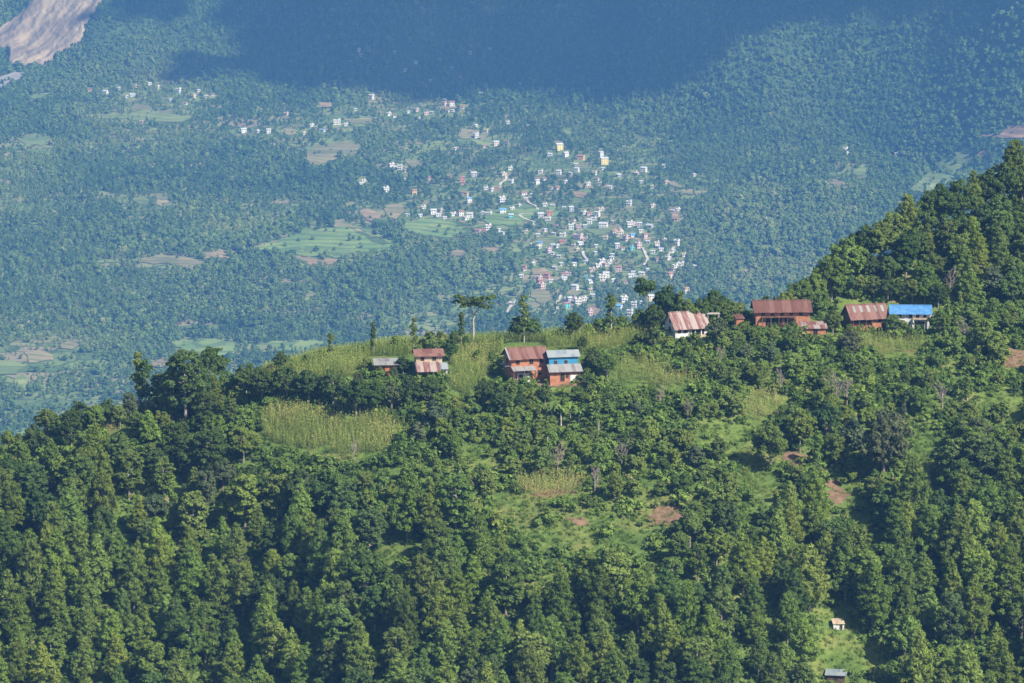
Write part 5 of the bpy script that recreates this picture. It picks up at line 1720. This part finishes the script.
# blue-roofed house
h = site(910, 327, -3, 'blue_roofed_house', 'white house under a bright blue metal roof')
gable_walls(h, 9.0, 5.2, 3.9, 1.3, M['white'])
gable_roof(h, 9.0, 5.2, 3.9, 1.3, M['blue_roof'], .5, .7)
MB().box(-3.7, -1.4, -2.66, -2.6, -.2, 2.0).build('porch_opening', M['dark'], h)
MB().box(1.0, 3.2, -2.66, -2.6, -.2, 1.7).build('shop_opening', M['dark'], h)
MB().box(.4, 4.5, -3.4, -2.61, 2.25, 2.55).build('balcony', M['cream'], h)
for x in (-2.6, 0, 1.6, 3.3):
    window(h, 'f', x, 2.7, .6, .8, 2.6)
posts(h, (-4.3, .6, 4.3), -3.2, 2.26, M['white'], .13)
h = site(936, 325, -3, 'dark_lean_to', 'dark open lean to at the end of the blue roofed house', 'shed')
lean_roof(h, -1.6, 1.6, 1.6, 2.4, -1.6, 1.8, M['tin_rust'], name='roof')
posts(h, (-1.4, 1.4), -1.4, 1.8, M['wood'])
MB().box(-1.5, 1.5, 1.3, 1.5, -1, 2.3).build('back_wall', M['wood'], h)

# huts in the low clearing
h = site(838, 627, 6, 'cream_hut', 'tiny cream walled hut alone in the low clearing', 'hut')
MB().box(-1.1, 1.1, -.8, .8, -1.0, .9).build('wall', M['white'], h)
lean_roof(h, -1.25, 1.25, 1.0, 1.6, -1.0, .9, M['cream'], name='roof')
window(h, 'f', .5, 0, .4, .7, .8, 'door')
h = site(836, 679, -8, 'tin_roof_shed', 'low grey tin roof shed at the foot of the clearing', 'shed')
MB().box(-1.8, 1.8, -1.0, 1.0, -1.0, 1.0).build('wall', M['wood'], h)
lean_roof(h, -2.2, 2.2, 1.4, 1.7, -1.4, 1.1, M['tin'], name='roof')
window(h, 'f', 0, 0, .7, .9, 1.0, 'door')
p = HILL.hit(272.5, 364)[0]
mb = MB().tube([(0, 0, -.5), (0, 0, 3.4)], [.05, .04], 6)
o = mb.build('flag_pole', M['white']); o.location = tuple(p); tag(o, 'thin white pole at the crest beside the dark bush', 'pole')

# ------------------------------------------------------------------ cloud above the far mountain, whose shadow lies on it
CLOUD = [[(222, -60), (216, -20), (226, 5), (242, 30), (252, 52), (150, 62), (105, 66), (98, 72), (160, 77), (255, 80), (275, 92), (350, 88), (420, 97), (520, 99), (635, 96), (690, 70), (728, 42), (800, 22), (870, -10), (910, -60)],
         [(98, -60), (106, -4), (92, 22), (118, 24), (150, 18), (176, 6), (222, -8), (222, -60)]]
CM = Mask()
for c in CLOUD:
    CM.poly(c)
gx, gy = np.meshgrid(np.arange(70, 1060, 16.0), np.arange(-46, 112, 4.5))
gx = gx + RG.normal(0, 4, gx.shape); gy = gy + RG.normal(0, 1.2, gy.shape)
cmn = CM.mean(gx - 30, gy - 9, gx + 30, gy + 9)
thin = .34 * sstep(690, 760, gx) * sstep(44, 10, gy + .08 * (gx - 700))
k = (cmn > .9) | (RG.uniform(size=gx.shape) < np.maximum(cmn ** 1.3 * (.8 + .5 * vnoise(gx / 34, gy / 9, 95)), thin) - .06)
G = VAL.hit(gx[k], gy[k]); G = G[~np.isnan(G[:, 0])]
ALT = 1500.0
Sx, Sy, Sz = S
tt = (ALT - G[:, 2]) / Sz
CPTS = np.stack([G[:, 0] + Sx * tt, G[:, 1] + Sy * tt], 1)
import bmesh
bm = bmesh.new(); bmesh.ops.create_icosphere(bm, subdivisions=2, radius=1.0)
iv = np.array([v.co[:] for v in bm.verts]); iff = np.array([[v.index for v in f.verts] for f in bm.faces]); bm.free()
Vs, Fs = [], []
for i, (cx_, cy_) in enumerate(CPTS):
    r = RG.uniform(12, 25)
    d = iv * (1 + .22 * vnoise(iv[:, :1] * 2 + i, iv[:, 1:2] * 2 + iv[:, 2:] * 3, 91))
    Fs.append(iff + len(iv) * i)
    Vs.append(d * np.array([r, r * 1.0, r * .6]) + np.array([cx_, cy_, ALT + RG.uniform(-4, 18)]))
M['cloud'] = princ('cloud_white', lambda nt: (.85, .86, .88), 1.0, spec=0.0)
if Vs:
    o = bpy.data.objects.new('cloud', mesh_np('cloud', np.concatenate(Vs), np.concatenate(Fs), [M['cloud']], smooth=True)); C.objects.link(o)
    tag(o, 'broad low cloud drifting above the far mountain', 'cloud', kind='stuff')

# ------------------------------------------------------------------ haze
HZ = dict(density=8.2e-5, color=(0.17, 0.44, 1.0))
m, nt, out = newmat('haze_air')
pv = N(nt, 'ShaderNodeVolumePrincipled')
pv.inputs['Density'].default_value = HZ['density']
pv.inputs['Color'].default_value = (*HZ['color'], 1)
pv.inputs['Absorption Color'].default_value = (0.1, 0.1, 0.1, 1)
pv.inputs['Anisotropy'].default_value = 0.0
pv.inputs['Density Attribute'].default_value = ''
nt.links.new(pv.outputs[0], out.inputs['Volume'])
m.cycles.homogeneous_volume = True if hasattr(m.cycles, 'homogeneous_volume') else False
top = max(float(VAL.zz.max()), float(HILL.zz.max()), 10) + 25
o = MB().box(-2900, 2900, -150, 7700, float(VAL.zz.min()) - 12, top).build('haze', m)
tag(o, 'pale blue haze filling the whole valley', 'haze', kind='stuff')

# ------------------------------------------------------------------ light, sky, camera
w = bpy.data.worlds.new('World'); SC.world = w; w.use_nodes = True
nt = w.node_tree
bg = nt.nodes['Background']
sky = nt.nodes.new('ShaderNodeTexSky'); sky.sky_type = 'NISHITA'; sky.sun_disc = False
sky.sun_elevation = math.asin(S.z); sky.sun_rotation = math.atan2(S.x, S.y)
nt.links.new(sky.outputs[0], bg.inputs[0]); bg.inputs[1].default_value = 0.070
sl = bpy.data.lights.new('sun', 'SUN'); sl.energy = 4.6; sl.angle = math.radians(0.5); sl.color = (1.0, 0.945, 0.86)
so = bpy.data.objects.new('sun', sl); C.objects.link(so)
so.rotation_euler = S.to_track_quat('Z', 'Y').to_euler(); so.location = (200, -200, 400)

cam = bpy.data.cameras.new('camera'); co = bpy.data.objects.new('camera', cam); C.objects.link(co)
cam.sensor_width = 36; cam.lens = F * 36 / W; cam.clip_start = 1; cam.clip_end = 20000
co.location = (0, 0, 0); co.rotation_euler = (math.pi / 2 - PITCH, 0, 0)
SC.camera = co

SC.render.engine = 'CYCLES'
SC.view_settings.view_transform = 'Standard'; SC.view_settings.look = 'None'; SC.view_settings.gamma = 1; SC.view_settings.exposure = 0.8
cy = SC.cycles
cy.max_bounces = 5; cy.diffuse_bounces = 3; cy.glossy_bounces = 1; cy.transmission_bounces = 3; cy.volume_bounces = 1; cy.transparent_max_bounces = 4
cy.use_denoising = True
try:
    cy.denoiser = 'OPENIMAGEDENOISE'; cy.denoising_input_passes = 'RGB_ALBEDO_NORMAL'; cy.denoising_prefilter = 'ACCURATE'
except Exception as e:
    print(e)
cy.sample_clamp_indirect = 4
